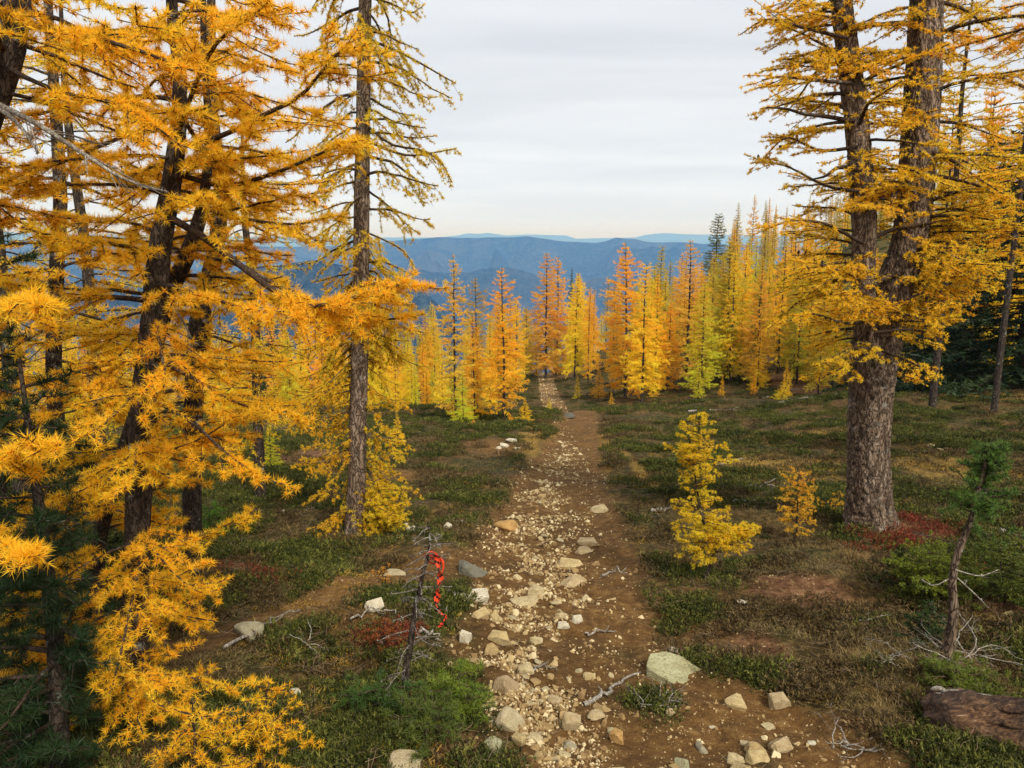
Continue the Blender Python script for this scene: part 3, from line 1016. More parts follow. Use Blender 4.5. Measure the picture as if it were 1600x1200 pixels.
named = [
    # px, ytop, ybase, Y, widthscale, color, kind, variant, name, label
    (712, 393, 656, None, 1.0, C_ORANGE, 'sparse', 0, 'larch_tree', 'tall orange larch with knobbly bare tip, left of the group left of the trail'),
    (746, 430, None, 34, 0.9, C_DULL, 'sparse', 1, 'larch_tree', 'dull grey-yellow larch showing its thin top between two orange larches'),
    (742, 490, 652, None, 1.0, C_GOLD, 'larch', 1, 'larch_tree', 'shorter golden larch between the two tall orange larches left of the trail'),
    (787, 412, 656, None, 1.05, C_GOLD, 'sparse', 1, 'larch_tree', 'tall golden larch with upswept branches, nearest to the trail of its group'),
    (766, 505, 640, None, 0.9, C_YEL, 'larch', 2, 'larch_tree', 'yellow larch tucked against the left side of the tall golden larch'),
    (724, 575, 660, None, 1.1, C_LIME, 'young', 0, 'young_larch', 'yellow-green young larch at the foot of the tall orange larch'),
    (822, 478, 590, None, 1.1, C_YEL, 'larch', 3, 'larch_tree', 'dense yellow larch just left of the far end of the trail'),
    (838, 500, 588, None, 1.0, C_GOLD, 'larch', 0, 'larch_tree', 'golden larch touching the left edge of the far trail'),
    (853, 393, None, 76, 1.2, C_DEEP, 'larch', 2, 'larch_tree', 'tall orange-brown larch standing above the far end of the trail, left of a pair'),
    (870, 399, None, 78, 1.0, C_ORANGE, 'larch', 1, 'larch_tree', 'tall orange larch right of its twin above the far end of the trail'),
    (866, 500, 574, None, 1.2, (0.42, 0.50, 0.05), 'larch', 3, 'larch_tree', 'bright green larch standing right at the far end of the trail'),
    (891, 415, None, 84, 0.6, (0.10, 0.14, 0.05), 'thin', 0, 'larch_tree', 'thin dark green larch against the blue ridge beyond the trail'),
    (908, 425, None, 82, 1.1, C_GOLD, 'larch', 0, 'larch_tree', 'rounded golden larch right of the thin dark green one'),
    (919, 462, None, 80, 0.9, C_GOLD, 'larch', 2, 'larch_tree', 'narrow golden larch in front of the rounded golden one'),
    (884, 540, 577, None, 1.0, C_YEL, 'young', 1, 'young_larch', 'small yellow-green larch beside the far end of the trail, left of two'),
    (898, 532, 572, None, 1.0, C_LIME, 'young', 0, 'young_larch', 'small yellow-green larch beside the far end of the trail, right of two'),
    (946, 430, None, 84, 0.8, C_DULL, 'thin', 1, 'larch_tree', 'thin dull brown larch seen over the trees right of the trail'),
    (977, 376, 622, None, 1.15, C_GOLD, 'larch', 0, 'larch_tree', 'tallest golden larch right of the trail with a bare dark lower trunk'),
    (1003, 408, 628, None, 1.0, C_YEL, 'larch', 3, 'larch_tree', 'full golden yellow larch just right of the tallest golden one'),
    (1042, 468, 612, None, 1.0, C_GOLD, 'larch', 1, 'larch_tree', 'mid-height golden larch left of the big orange larch'),
    (1072, 372, 603, None, 1.35, C_ORANGE, 'sparse', 0, 'larch_tree', 'broad bright orange larch with a forked crown in the middle of the right stand'),
    (1028, 382, None, 62, 1.0, C_OLIVE, 'larch', 2, 'larch_tree', 'olive larch whose rounded top shows behind the golden larches'),
    (1094, 440, 614, None, 1.25, C_LIME, 'larch', 2, 'larch_tree', 'yellow-green larch in front of the broad orange larch'),
    (1134, 368, 594, None, 1.15, (0.58, 0.54, 0.045), 'larch', 0, 'larch_tree', 'tall yellow-green larch right of the broad orange larch'),
    (1155, 438, 592, None, 0.8, C_GOLD, 'sparse', 1, 'larch_tree', 'slim golden larch between the tall yellow-green and orange larches'),
    (1183, 420, None, 46, 1.1, C_ORANGE, 'larch', 1, 'larch_tree', 'bushy-topped orange larch in the right stand'),
    (1112, 332, None, 80, 1.2, (0.20, 0.21, 0.05), 'larch', 3, 'larch_tree', 'dark olive larch standing apart on the skyline'),
    (1207, 402, None, 58, 0.7, C_DEEP, 'thin', 0, 'larch_tree', 'narrow deep orange larch behind the bushy-topped one'),
    (1247, 405, None, 44, 1.0, C_OLIVE, 'sparse', 0, 'larch_tree', 'olive-gold larch with two dark stems left of the big twin larch'),
    (1230, 450, 572, None, 0.9, C_DULL, 'thin', 1, 'larch_tree', 'sparse dull yellow larch with dark trunk left of the big twin larch'),
    (935, 570, 621, None, 1.2, C_GOLD, 'young', 0, 'young_larch', 'small golden larch cone standing alone right of the far trail'),
    (902, 583, 624, None, 0.9, C_YEL, 'young', 1, 'young_larch', 'small slim yellow larch beside the trail at the brow'),
    (955, 608, 632, None, 0.9, C_GOLD, 'young', 1, 'young_larch', 'tiny golden larch below the tallest golden larch'),
    (1020, 585, 620, None, 1.2, C_YEL, 'young', 0, 'young_larch', 'small yellow larch at the foot of the golden larches on the right'),
    (1218, 572, 624, None, 1.3, C_YEL, 'young', 1, 'young_larch', 'small crooked golden larch above the bleached fallen branches'),
    (1268, 515, 596, None, 1.0, C_GOLD, 'young', 0, 'young_larch', 'knobbly young golden larch left of the big twin larch'),
    (1183, 515, 604, None, 1.0, C_YEL, 'young', 1, 'young_larch', 'slender lemon young larch with a bent stem in the right stand'),
    (820, 618, 664, None, 1.6, C_GOLD, 'young', 0, 'young_larch', 'small bushy golden larch left of the trail brow'),
    (800, 640, 660, None, 1.6, C_GOLD, 'young', 1, 'young_larch', 'tiny golden larch touching the left side of the bushy one by the brow'),
    (858, 618, 644, None, 1.4, C_YEL, 'young', 1, 'young_larch', 'tiny yellow larch at the left edge of the trail brow'),
    (740, 655, 672, None, 1.2, C_ORANGE, 'young', 0, 'young_larch', 'tiny orange larch seedling in heather below the tall orange larch'),
    (622, 640, 702, None, 1.3, C_YEL, 'young', 1, 'young_larch', 'pale yellow-green sapling in the meadow right of the slim near larch'),
    (424, 655, 735, None, 1.1, C_LIME, 'young', 0, 'young_larch', 'yellow-green sapling standing alone in the left meadow'),
    (636, 590, 622, None, 1.2, C_YEL, 'young', 0, 'young_larch', 'small yellow larch at the edge of the left stand'),
    (700, 575, 612, None, 1.0, C_LIME, 'young', 1, 'young_larch', 'small lime-coloured larch left of the tall orange larch'),
    (667, 488, 604, None, 1.0, C_GOLD, 'larch', 2, 'larch_tree', 'golden larch of the left stand with its tip below the dark blue slope'),
    (1520, 190, 602, None, 1.6, (0.022, 0.040, 0.016), 'spruce', 0, 'spruce_tree', 'very dark spruce behind the big twin larch, left of two'),
    (1590, 100, 606, None, 1.7, (0.022, 0.042, 0.016), 'spruce', 1, 'spruce_tree', 'dark green spruce cut by the right edge of the view'),
    (1478, 310, None, 29, 1.5, (0.024, 0.042, 0.018), 'spruce', 1, 'spruce_tree', 'dark spruce half hidden by the twin larch trunk'),
    (430, 480, None, 62, 1.1, (0.05, 0.075, 0.03), 'spruce', 0, 'spruce_tree', 'dark spruce tip above the left stand of golden larches'),
    (400, 500, None, 58, 1.0, (0.06, 0.08, 0.03), 'spruce', 1, 'spruce_tree', 'dark spruce top just left of another in the left stand'),
    (960, 520, None, 68, 0.8, (0.04, 0.06, 0.02), 'spruce', 0, 'spruce_tree', 'dark green spruce hidden low between golden larches beyond the trail'),
    (1175, 500, None, 60, 0.9, (0.05, 0.07, 0.025), 'spruce', 1, 'spruce_tree', 'dark spruce deep inside the right stand'),
]
for (px, yt, yb, Y, ws, col, kind, v, nm, lab) in named:
    x, y, h = by_px(px, yt, yb, Y)
    ln = (0, 0)
    if 'crooked' in lab: ln = (0.0, 0.35)
    if 'touching the left side' in lab: ln = (0.0, -0.3)
    stand_tree(nm, lab, 'spruce' if 'spruce' in nm else 'larch', x, y, h, col, kind, v, ws, None, lean=ln,
               rz=None)

# the rest of the stands: alike trees, one group per place
def fill(n, pxr, Yr, topf, label, group, cols, kinds, seed, mind=0.9, hclamp=(3.0, 11)):
    rs_ = np.random.RandomState(seed); pts = []
    tries = 0
    while len(pts) < n and tries < 4000:
        tries += 1
        Y = rs_.uniform(*Yr); px = rs_.uniform(*pxr)
        x = at(px, 560, Y)[0]
        if abs(x - np.interp(Y, TY, (TL + TR) / 2)) < 2.0 and Y < 99: continue
        if any((x - a) ** 2 + (Y - b) ** 2 < mind ** 2 for a, b in pts): continue
        pts.append((x, Y))
        top = at(px, topf(px) + rs_.uniform(-14, 45), Y)[2]
        h = min(max(top - Hs(x, Y), hclamp[0]), hclamp[1])
        c = cols[rs_.randint(len(cols))]; kd = kinds[rs_.randint(len(kinds))]
        word = {C_GOLD: 'golden', C_YEL: 'yellow', C_LIME: 'yellow-green', C_ORANGE: 'orange', C_OLIVE: 'olive', C_DULL: 'dull brownish', C_DEEP: 'deep orange'}[c]
        lb = word + (' thin-crowned ' if kd == 'sparse' else ' ') + label + (', near row' if Y < (Yr[0] + Yr[1]) / 2 else ', back row')
        lb += '' if len(lb.split()) > 11 else (', towards its left end' if px < (pxr[0] + pxr[1]) / 2 else ', towards its right end')
        stand_tree('larch_tree' if kd != 'young' else 'young_larch', lb, 'larch', x, Y, h, c, kd, rs_.randint(4), rs_.uniform(0.62, 0.95), group + ', ' + word)


fill(30, (320, 705), (30, 44), lambda p: np.interp(p, [320, 500, 600, 705], [500, 505, 510, 545]), 'larch in the front row left of the slim near larch', 'larches of the left front row', [C_YEL, C_GOLD, C_YEL, C_LIME], ['larch', 'sparse', 'larch'], 20, mind=0.8, hclamp=(2.0, 6.5))
fill(64, (-60, 670), (42, 68), lambda p: np.interp(p, [0, 380, 560, 690], [470, 490, 490, 510]),
     'larch packed in the stand beyond the left meadow', 'larches of the left stand', [C_GOLD, C_YEL, C_YEL, C_GOLD, C_GOLD, C_ORANGE], ['larch', 'larch', 'sparse'], 21)
fill(40, (610, 965), (58, 96), lambda p: np.interp(p, [610, 690, 800, 860, 930, 965], [500, 480, 455, 430, 445, 440]),
     'larch in the wood beyond the far end of the trail', 'larches beyond the end of the trail', [C_GOLD, C_YEL, C_GOLD, C_DULL, C_LIME], ['larch', 'larch', 'sparse'], 22)
fill(58, (985, 1300), (46, 78), lambda p: np.interp(p, [985, 1060, 1150, 1300], [420, 400, 375, 350]),
     'larch packed in the stand right of the trail', 'larches of the right stand', [C_GOLD, C_YEL, C_GOLD, C_LIME, C_OLIVE], ['larch', 'larch', 'sparse'], 23)
fill(60, (1130, 1480), (78, 112), lambda p: np.interp(p, [1130, 1160, 1250, 1480], [330, 312, 300, 290]),
     'slender larch high on the right hillside', 'larches on the right hillside', [C_OLIVE, C_GOLD, C_OLIVE, C_GOLD, C_DULL], ['thin', 'thin', 'sparse'], 24, hclamp=(7, 16))
fill(12, (1430, 1700), (28, 36), lambda p: 90, 'larch behind the right side of the big twin larch', 'larches right of the big twin larch', [C_GOLD, C_YEL, C_GOLD], ['sparse', 'larch'], 28, mind=1.2, hclamp=(8, 13))
fill(22, (1240, 1440), (36, 60), lambda p: np.interp(p, [1240, 1440], [400, 380]),
     'larch seen behind the branches of the big twin larch', 'larches behind the big twin larch', [C_GOLD, C_YEL, C_OLIVE], ['larch', 'sparse'], 25)
fill(12, (1000, 1440), (37, 46), lambda p: 555, 'young larch at the edge of the right stand', 'young larches at the edge of the right stand', [C_GOLD, C_YEL, C_LIME], ['young'], 26, hclamp=(0.8, 2.2))
fill(10, (380, 700), (34, 44), lambda p: 590, 'small larch at the foot of the left stand', 'young larches at the foot of the left stand', [C_YEL, C_LIME, C_GOLD], ['young'], 27, hclamp=(0.8, 2.2))

# ------------------------------------------------------------ near larches, left
rngA = np.random.RandomState(101)
LX = np.array([-200, 0, 60, 130, 200, 260, 330, 400, 440, 480, 520, 600, 680, 740, 770, 830, 900, 950, 1000, 1060, 1400])
LV = np.array([300, 440, 540, 510, 560, 540, 520, 480, 600, 600, 480, 450, 470, 440, 400, 400, 400, 370, 330, 420, 420])


def lim_left(P):
    for q in P[::3]:
        px, py = project(q)
        if px > np.interp(py, LX, LV): return False
        if q[1] < 1.25: return False
    px, py = project(P[-1])
    return px <= np.interp(py, LX, LV)


def ground_base(px, Y, dz=-0.05):
    x = at(px, 650, Y)[0]
    return np.array([x, Y, Hs(x, Y) + dz])


def trunk_from_px(pts, Y, rpx, base=True):
    """pixel polyline from the bottom up + pixel widths -> world trunk; foot snapped to the ground"""
    Ys = Y if hasattr(Y, '__len__') else [Y] * len(pts)
    P = px_path(pts, Ys)
    rr = [w / 2 / FPX * y for w, y in zip(rpx, Ys)]
    if base:
        P[0][2] = Hs(P[0][0], P[0][1]) - 0.06
    return P, rr


# T1: the main dark stem
P1, R1 = trunk_from_px([(218, 1150), (212, 1000), (214, 850), (224, 650), (238, 520), (250, 390), (272, 260), (281, 130), (268, 0), (262, -200), (270, -500)], 3.3,
                       [46, 42, 40, 40, 38, 34, 28, 20, 16, 12, 6])
b1 = auto_branches(P1, R1, 60, 0.06, 0.98, lambda t: np.interp(t, [0, 0.3, 0.6, 1], [0.62, 0.75, 0.8, 0.35]), 0.15, 0.45, 0.35, rngA, limit=lim_left, r=0.010)
b1 += auto_branches(P1, R1, 16, 0.02, 0.34, lambda t: 0.52, 0.1, 0.4, 0.35, rngA, limit=lim_left, r=0.008, azs=[(-2.6, 0.6)])
# long dark limb to the right that carries the big golden spray in front of the slim larch
lim1 = px_path([(262, 338), (320, 372), (380, 418), (430, 455), (480, 478), (530, 470), (590, 455), (640, 440)], [3.3, 3.2, 3.1, 3.0, 2.95, 2.9, 2.85, 2.8])
b1.append(dict(P=resample(lim1, 16), r=0.016, bare=0.35, tw_len=0.30, tw_n=26, dt=-0.05))
lim2 = px_path([(385, 420), (450, 455), (520, 490), (580, 500), (650, 495)], [3.1, 3.05, 3.0, 2.95, 2.95])
b1.append(dict(P=resample(lim2, 12), r=0.010, bare=0.2, tw_len=0.22, tw_n=26))
lim3 = px_path([(268, 300), (330, 330), (400, 345), (470, 350), (520, 335)], 3.2)
b1.append(dict(P=resample(lim3, 12), r=0.010, bare=0.2, tw_len=0.26, tw_n=20))
lim4 = px_path([(275, 230), (340, 215), (410, 180), (470, 150), (520, 90), (550, 70)], [3.3, 3.2, 3.1, 3.0, 2.9, 2.9])
b1.append(dict(P=resample(lim4, 12), r=0.012, bare=0.15, tw_len=0.3, tw_n=22))
lim5 = px_path([(272, 270), (350, 290), (430, 270), (500, 240), (560, 215)], [3.3, 3.2, 3.1, 3.05, 3.0])
b1.append(dict(P=resample(lim5, 12), r=0.012, bare=0.15, tw_len=0.28, tw_n=22))
lim6 = px_path([(270, 230), (310, 120), (345, 60), (400, 20), (420, 0)], [3.3, 3.1, 2.9, 2.7, 2.6])
b1.append(dict(P=resample(lim6, 12), r=0.010, bare=0.1, tw_len=0.22, tw_n=20))
lim7 = px_path([(240, 560), (300, 590), (370, 630), (430, 640), (470, 655)], [3.3, 3.2, 3.1, 3.0, 3.0])
b1.append(dict(P=resample(lim7, 12), r=0.009, bare=0.2, tw_len=0.2, tw_n=22))
lim8 = px_path([(230, 620), (300, 660), (350, 705), (400, 740), (465, 765)], [3.3, 3.1, 3.0, 2.95, 2.9])
b1.append(dict(P=resample(lim8, 12), r=0.008, bare=0.45, tw_len=0.12, tw_n=16, dt=-0.1))
near_tree('larch_tree', 'near golden larch with thick dark bent trunk and sweeping sprays filling the left', 'larch',
          [(P1, R1)], b1, (1.0, 0.60, 0.030), rng=rngA, tw_n=17, tw_len=0.21, tuft_gap=0.0130, ndl=14, nlen=0.033, nwid=0.0031, sides=18, trunk_seg=120, bare=0.12)

# T2: leaning stem that crosses from the lower left and forks off to the right
P2, R2 = trunk_from_px([(150, 1200), (143, 1080), (146, 950), (158, 830), (182, 740), (222, 620), (262, 470), (300, 380), (320, 300), (326, 200), (318, 60), (320, -200)],
                       3.55, [34, 30, 26, 24, 24, 24, 25, 24, 16, 12, 9, 6])
b2 = auto_branches(P2, R2, 46, 0.05, 0.98, lambda t: np.interp(t, [0, 0.3, 0.7, 1], [0.42, 0.5, 0.62, 0.3]), 0.1, 0.4, 0.4, rngA, limit=lim_left, r=0.008)
b2.append(dict(P=resample(px_path([(262, 470), (285, 500), (300, 530), (312, 540)], 3.5), 8), r=0.006, leaf=False, mat=M_grey))
near_tree('larch_tree', 'lichen-spotted leaning larch stem crossing in front of the thick dark trunk on the left', 'larch',
          [(P2, R2)], b2, (1.0, 0.59, 0.028), rng=rngA, tw_n=16, tw_len=0.19, tuft_gap=0.0135, ndl=14, nlen=0.033, nwid=0.0031, sides=14, trunk_seg=110)

# T3: stem behind
P3, R3 = trunk_from_px([(300, 1010), (300, 800), (302, 640), (312, 500), (335, 400), (345, 300), (332, 170), (330, 0), (335, -200)], 4.6,
                       [34, 30, 30, 30, 26, 20, 16, 12, 7])
b3 = auto_branches(P3, R3, 30, 0.22, 0.98, lambda t: np.interp(t, [0, 0.3, 0.7, 1], [0.5, 0.75, 0.8, 0.4]), 0.1, 0.4, 0.45, rngA, limit=lim_left, r=0.009)
near_tree('larch_tree', 'golden larch whose dark stem shows behind the two near left trunks', 'larch',
          [(P3, R3)], b3, (1.0, 0.60, 0.030), rng=rngA, tw_n=13, tw_len=0.24, tuft_gap=0.024, ndl=9, nlen=0.037, nwid=0.0054, sides=10, trunk_seg=60, sub=True)

# T4: straight stem at the far left
P4, R4 = trunk_from_px([(92, 1120), (96, 900), (90, 700), (84, 560), (88, 430), (94, 310), (86, 160), (75, 0), (70, -200)], 4.3,
                       [30, 28, 26, 24, 22, 20, 16, 12, 8])
b4 = auto_branches(P4, R4, 30, 0.25, 0.98, lambda t: np.interp(t, [0, 0.3, 0.7, 1], [0.5, 0.8, 0.9, 0.4]), 0.1, 0.4, 0.45, rngA, limit=lim_left, r=0.009)
near_tree('larch_tree', 'golden larch with a straight slim grey trunk near the left edge of the view', 'larch',
          [(P4, R4)], b4, (1.0, 0.59, 0.028), rng=rngA, tw_n=13, tw_len=0.24, tuft_gap=0.024, ndl=9, nlen=0.037, nwid=0.0054, sides=10, trunk_seg=60)

# T5: leaning trunk in the top left corner with the bare lichened limb
P5 = np.array([[-2.75, 2.7, Hs(-2.75, 2.7) - 0.1], [-2.5, 2.65, 0.4], list(at(-120, 500, 2.6)), list(at(-50, 260, 2.6)), list(at(5, 110, 2.6)), list(at(22, 40, 2.6)), list(at(28, -20, 2.6)), list(at(20, -200, 2.6)), list(at(30, -420, 2.6))])
R5 = [0.07, 0.062, 0.056, 0.05, 0.045, 0.04, 0.036, 0.026, 0.012]
b5 = auto_branches(P5, R5, 26, 0.25, 0.98, lambda t: 0.62, 0.1, 0.35, 0.3, rngA, limit=lim_left, r=0.009)
b5.append(dict(P=resample(px_path([(-60, 140), (0, 165), (60, 195), (130, 240), (195, 280), (262, 300)], [2.6, 2.5, 2.45, 2.4, 2.4, 2.4]), 16), r=0.011, leaf=False, mat=M_grey, tw_n=18))
b5.append(dict(P=resample(px_path([(0, 170), (25, 190), (45, 215), (60, 240)], [2.5, 2.45, 2.4, 2.4]), 8), r=0.008, leaf=False, mat=M_grey))
b5.append(dict(P=resample(px_path([(28, 25), (60, 42), (95, 48), (150, 60), (220, 80), (300, 110)], [2.6, 2.5, 2.45, 2.4, 2.3, 2.2]), 14), r=0.013, bare=0.25, tw_len=0.2, tw_n=20))
b5.append(dict(P=resample(px_path([(10, 105), (60, 130), (120, 150), (190, 165), (260, 210)], [2.6, 2.45, 2.35, 2.3, 2.25]), 14), r=0.008, bare=0.2, tw_len=0.18, tw_n=20))
b5.append(dict(P=resample(px_path([(-60, 500), (0, 480), (40, 470), (75, 478)], [2.6, 2.0, 1.8, 1.7]), 10), r=0.006, bare=0.2, tw_len=0.10, tw_n=20))
b5.append(dict(P=resample(px_path([(-80, 730), (-20, 720), (40, 700), (95, 695)], [2.6, 2.1, 1.9, 1.8]), 10), r=0.006, bare=0.2, tw_len=0.13, tw_n=22))
b5.append(dict(P=resample(px_path([(-80, 800), (-30, 830), (20, 860), (45, 870)], [2.6, 2.1, 1.9, 1.8]), 10), r=0.006, bare=0.2, tw_len=0.10, tw_n=20))
near_tree('larch_tree', 'leaning dark larch trunk entering at the top left corner with a bare lichened limb', 'larch',
          [(P5, R5)], b5, (1.0, 0.59, 0.026), rng=rngA, tw_n=16, tw_len=0.19, tuft_gap=0.0130, ndl=14, nlen=0.032, nwid=0.0028, sides=16, trunk_seg=90)

# T6: two golden larches farther back on the left
for (pb, Yt, wpx, hh, lab, colr) in [(150, 7.4, 20, -60, 'golden larch standing behind the straight slim trunk on the left', (0.97, 0.66, 0.028)),
                                     (20, 8.2, 22, -120, 'yellow larch farthest back at the left edge of the view', (0.95, 0.68, 0.03)),
                                     (400, 8.6, 16, 150, 'golden larch half hidden behind the near left sprays', (0.97, 0.66, 0.028))]:
    gp = ground_base(pb, Yt)
    tz = at(pb, hh, Yt)[2] - gp[2]; Pk = gp + np.array([[0, 0, 0], [0.02, 0, tz * .25], [0.05, 0, tz * .5], [0.0, 0, tz * .75], [0.05, 0, tz]])
    Rk = [wpx / 2 / FPX * Yt * q for q in (1.2, 1.0, 0.85, 0.6, 0.15)]
    bk = auto_branches(Pk, Rk, 54, 0.16, 0.99, lambda t: np.interp(t, [0, 0.3, 0.8, 1], [0.7, 1.0, 0.7, 0.2]), 0.0, 0.45, 0.7, rngA, limit=lim_left, r=0.010)
    near_tree('larch_tree', lab, 'larch', [(Pk, Rk)], bk, colr, rng=rngA, tw_n=9, tw_len=0.30, tuft_gap=0.032, ndl=7, nlen=0.034, nwid=0.006, sides=8, trunk_seg=40, sub=True)

# T7: slim larch left of the trail
P7, R7 = trunk_from_px([(555, 836), (557, 760), (560, 640), (563, 520), (564, 430), (565, 320), (567, 200), (569, 80), (571, -30), (572, -200), (570, -420)], 6.9,
                       [38, 29, 28, 27, 25, 24, 22, 20, 18, 12, 5])
R7[0] *= 1.05


def lim7f(P):
    px, py = project(P[-1])
    return px < 712 and px > 440


b7 = auto_branches(P7, R7, 74, 0.30, 0.98, lambda t: np.interp(t, [0.3, 0.45, 0.7, 1], [0.55, 0.62, 0.72, 0.4]), 0.1, 0.75, 0.35, rngA, limit=lim7f, r=0.012, tw_len=0.26, wig=0.06)
# lower skirt of drooping fine branches
b7 += auto_branches(P7, R7, 74, 0.07, 0.42, lambda t: np.interp(t, [0.05, 0.2, 0.36], [0.42, 0.58, 0.66]), -0.5, 0.2, 0.8, rngA, limit=lim7f, r=0.007, tw_len=0.2, azs=[(-0.75, 3.9)], dt=-0.2)
b7.append(dict(P=resample(px_path([(566, 215), (600, 232), (640, 243), (680, 238), (712, 232)], [6.9, 6.8, 6.7, 6.7, 6.7]), 12), r=0.014, tw_len=0.2, dt=0.2))
b7.append(dict(P=resample(px_path([(566, 190), (610, 225), (660, 235), (690, 255), (706, 285)], [6.9, 6.8, 6.7, 6.6, 6.6]), 12), r=0.013, tw_len=0.2, dt=0.2))
b7.append(dict(P=resample(px_path([(569, 60), (610, 75), (650, 95), (690, 118), (712, 130)], [6.9, 6.8, 6.8, 6.7, 6.7]), 12), r=0.013, tw_len=0.22, dt=0.2))
b7.append(dict(P=resample(px_path([(565, 360), (600, 375), (630, 392), (648, 418)], [6.9, 6.8, 6.7, 6.7]), 10), r=0.010, tw_len=0.2, dt=0.1))
b7.append(dict(P=resample(px_path([(571, -5), (610, 5), (640, 20), (660, 10)], [6.9, 6.8, 6.7, 6.7]), 10), r=0.010, tw_len=0.16, dt=0.2))
b7.append(dict(P=resample(px_path([(571, -30), (540, -20), (505, -10), (488, 12)], [6.9, 6.8, 6.7, 6.7]), 10), r=0.010, tw_len=0.16, dt=0.2))
near_tree('larch_tree', 'slim straight larch with a scaly grey trunk standing alone left of the trail', 'larch',
          [(P7, R7)], b7, (0.86, 0.60, 0.030), mat_trunk=M_bark, rng=rngA, tw_n=12, tw_len=0.24, tuft_gap=0.020, ndl=12, nlen=0.029, nwid=0.0050, sides=20,
          trunk_seg=160, bare=0.12, hang=0.7)

# ------------------------------------------------------------ big twin larch, right
def big_trunk(P, rr, sides, seg, s0, parent, org, flare=True):
    Pt, rt = resample(P, seg, rr)
    L = np.linalg.norm(np.diff(Pt, axis=0), axis=1).sum()
    g = Geo()
    rm = np.mean(rt)

    def bf(u, a):
        # bark plates: cells from warped ridged noise, longer than wide
        cx = a * rm / 0.034; cy = u * L / 0.12
        wx = fbm(cx * 0.6, cy * 0.6, 2, s0) * 2.2
        n1 = np.abs(fbm(cx + wx, cy * 0.8, 3, s0 + 5) * 2 - 1)
        seam = np.minimum(n1 * 5, 1)
        blend = np.abs(((a / (2 * pi)) * 2 - 1))      # hide the seam of the angle
        per = fbm(np.cos(a) * 2 + 3, np.sin(a) * 2 + cy * 0.12, 3, s0 + 9)
        f = 0.90 + 0.085 * seam + 0.10 * (per - 0.5) + 0.05 * (vnoise(cx * 3, cy * 3) - 0.5)
        if flare:
            fl = np.exp(-u * L / 0.30)
            f = f + fl * (0.34 + 0.26 * np.cos(a * 5 + s0) + 0.12 * np.cos(a * 3 + 1))
        return f
    g.tube(Pt, rt, sides, bump=bf)
    return g.build('trunk', M_bark, parent, True, org)


org8 = gndH(1358, 826)
Y8 = float(org8[1])
rootR = empty('larch_tree', org8, 'massive old twin-stemmed larch with thick scaly trunk standing right of the trail', 'larch')


def w8(w): return w / 2 / FPX * Y8 * 1.03


P8 = px_path([(1358, 832), (1357, 780), (1357, 700), (1361, 620), (1370, 540), (1393, 460), (1420, 380), (1432, 280), (1440, 160), (1446, 40), (1450, -80), (1455, -300), (1450, -600)], Y8)
P8[0][2] = org8[2] - 0.1
R8 = [w8(q) for q in (72, 68, 63, 66, 74, 58, 52, 52, 50, 46, 42, 30, 10)]
big_trunk(P8, R8, 100, 480, 3.0, rootR, org8)
P9 = px_path([(1366, 600), (1353, 520), (1349, 440), (1350, 340), (1343, 240), (1332, 140), (1322, 60), (1312, -30), (1300, -300), (1296, -520)], [Y8, Y8 - .05, Y8 - .1, Y8 - .1, Y8 - .1, Y8, Y8, Y8, Y8, Y8])
R9 = [w8(q) for q in (40, 36, 34, 35, 34, 34, 32, 30, 20, 8)]
big_trunk(P9, R9, 54, 320, 8.0, rootR, org8, flare=False)
rngB = np.random.RandomState(202)


def lim8(P):
    px, py = project(P[-1])
    lo = np.interp(py, [-100, 0, 100, 200, 300, 420, 520, 640], [1170, 1160, 1185, 1195, 1200, 1235, 1225, 1290])
    hi = np.interp(py, [0, 480, 520, 620], [1900, 1540, 1480, 1450])
    return px > lo and px < hi


b8 = auto_branches(P9, R9, 60, 0.06, 0.80, lambda t: np.interp(t, [0, 0.4, 1], [0.75, 0.9, 0.8]), 0.25, 0.45, 0.1, rngB, limit=lim8, r=0.018, azs=[(1.9, 4.6), (1.9, 4.6), (-1.2, 1.2)])
b8 += auto_branches(P8, R8, 72, 0.36, 0.85, lambda t: np.interp(t, [0.3, 0.5, 0.8], [0.75, 0.95, 0.9]), 0.2, 0.45, 0.1, rngB, limit=lim8, r=0.018, azs=[(-1.4, 1.5), (-1.4, 1.2), (2.0, 4.3)])
for pts in ([(1360, 500), (1320, 505), (1270, 490), (1240, 500)], [(1362, 545), (1330, 545), (1300, 560), (1290, 575)], [(1372, 545), (1410, 560), (1440, 575), (1452, 590)],
            [(1370, 520), (1420, 515), (1460, 520), (1475, 512)], [(1350, 480), (1300, 460), (1250, 470), (1225, 495)], [(1372, 500), (1410, 470), (1460, 455), (1478, 465)],
            [(1348, 420), (1290, 440), (1240, 430), (1215, 445)], [(1348, 380), (1290, 350), (1240, 345), (1205, 355)], [(1346, 300), (1290, 290), (1230, 260), (1185, 250)],
            [(1340, 230), (1280, 235), (1230, 215), (1195, 245)], [(1330, 130), (1270, 125), (1220, 120), (1190, 125)], [(1325, 60), (1260, 45), (1200, 30), (1155, 55)]):
    yv = Y8 - 0.35 + 0.15 * np.arange(len(pts)) * rngB.choice([-1, 0, 1])
    b8.append(dict(P=resample(px_path(pts, yv), 12), r=0.016, bare=0.12))
near8 = b8
trR = rootR
for b in near8:
    w = Geo(); lf = Geo(); bp = np.asarray(b['P']); k = len(bp)
    w.tube(bp, np.linspace(b['r'], 0.003, k), 7)
    L = np.linalg.norm(np.diff(bp, axis=0), axis=1).sum()
    clothe(bp, b['r'], w, lf, rngB, 13, min(0.34, L * 0.5), 0.0175, 8, 0.029, 0.0068, 0.14, float(np.clip(0.58 + rngB.normal(0, 0.14), 0, 1)), twr=0.0055, hang=0.1)
    bo = w.build('branch', M_twig, rootR, True, org8)
    no = lf.build('needles', M_needle, bo, False, org8); obj_color(no, (0.98, 0.615, 0.035))
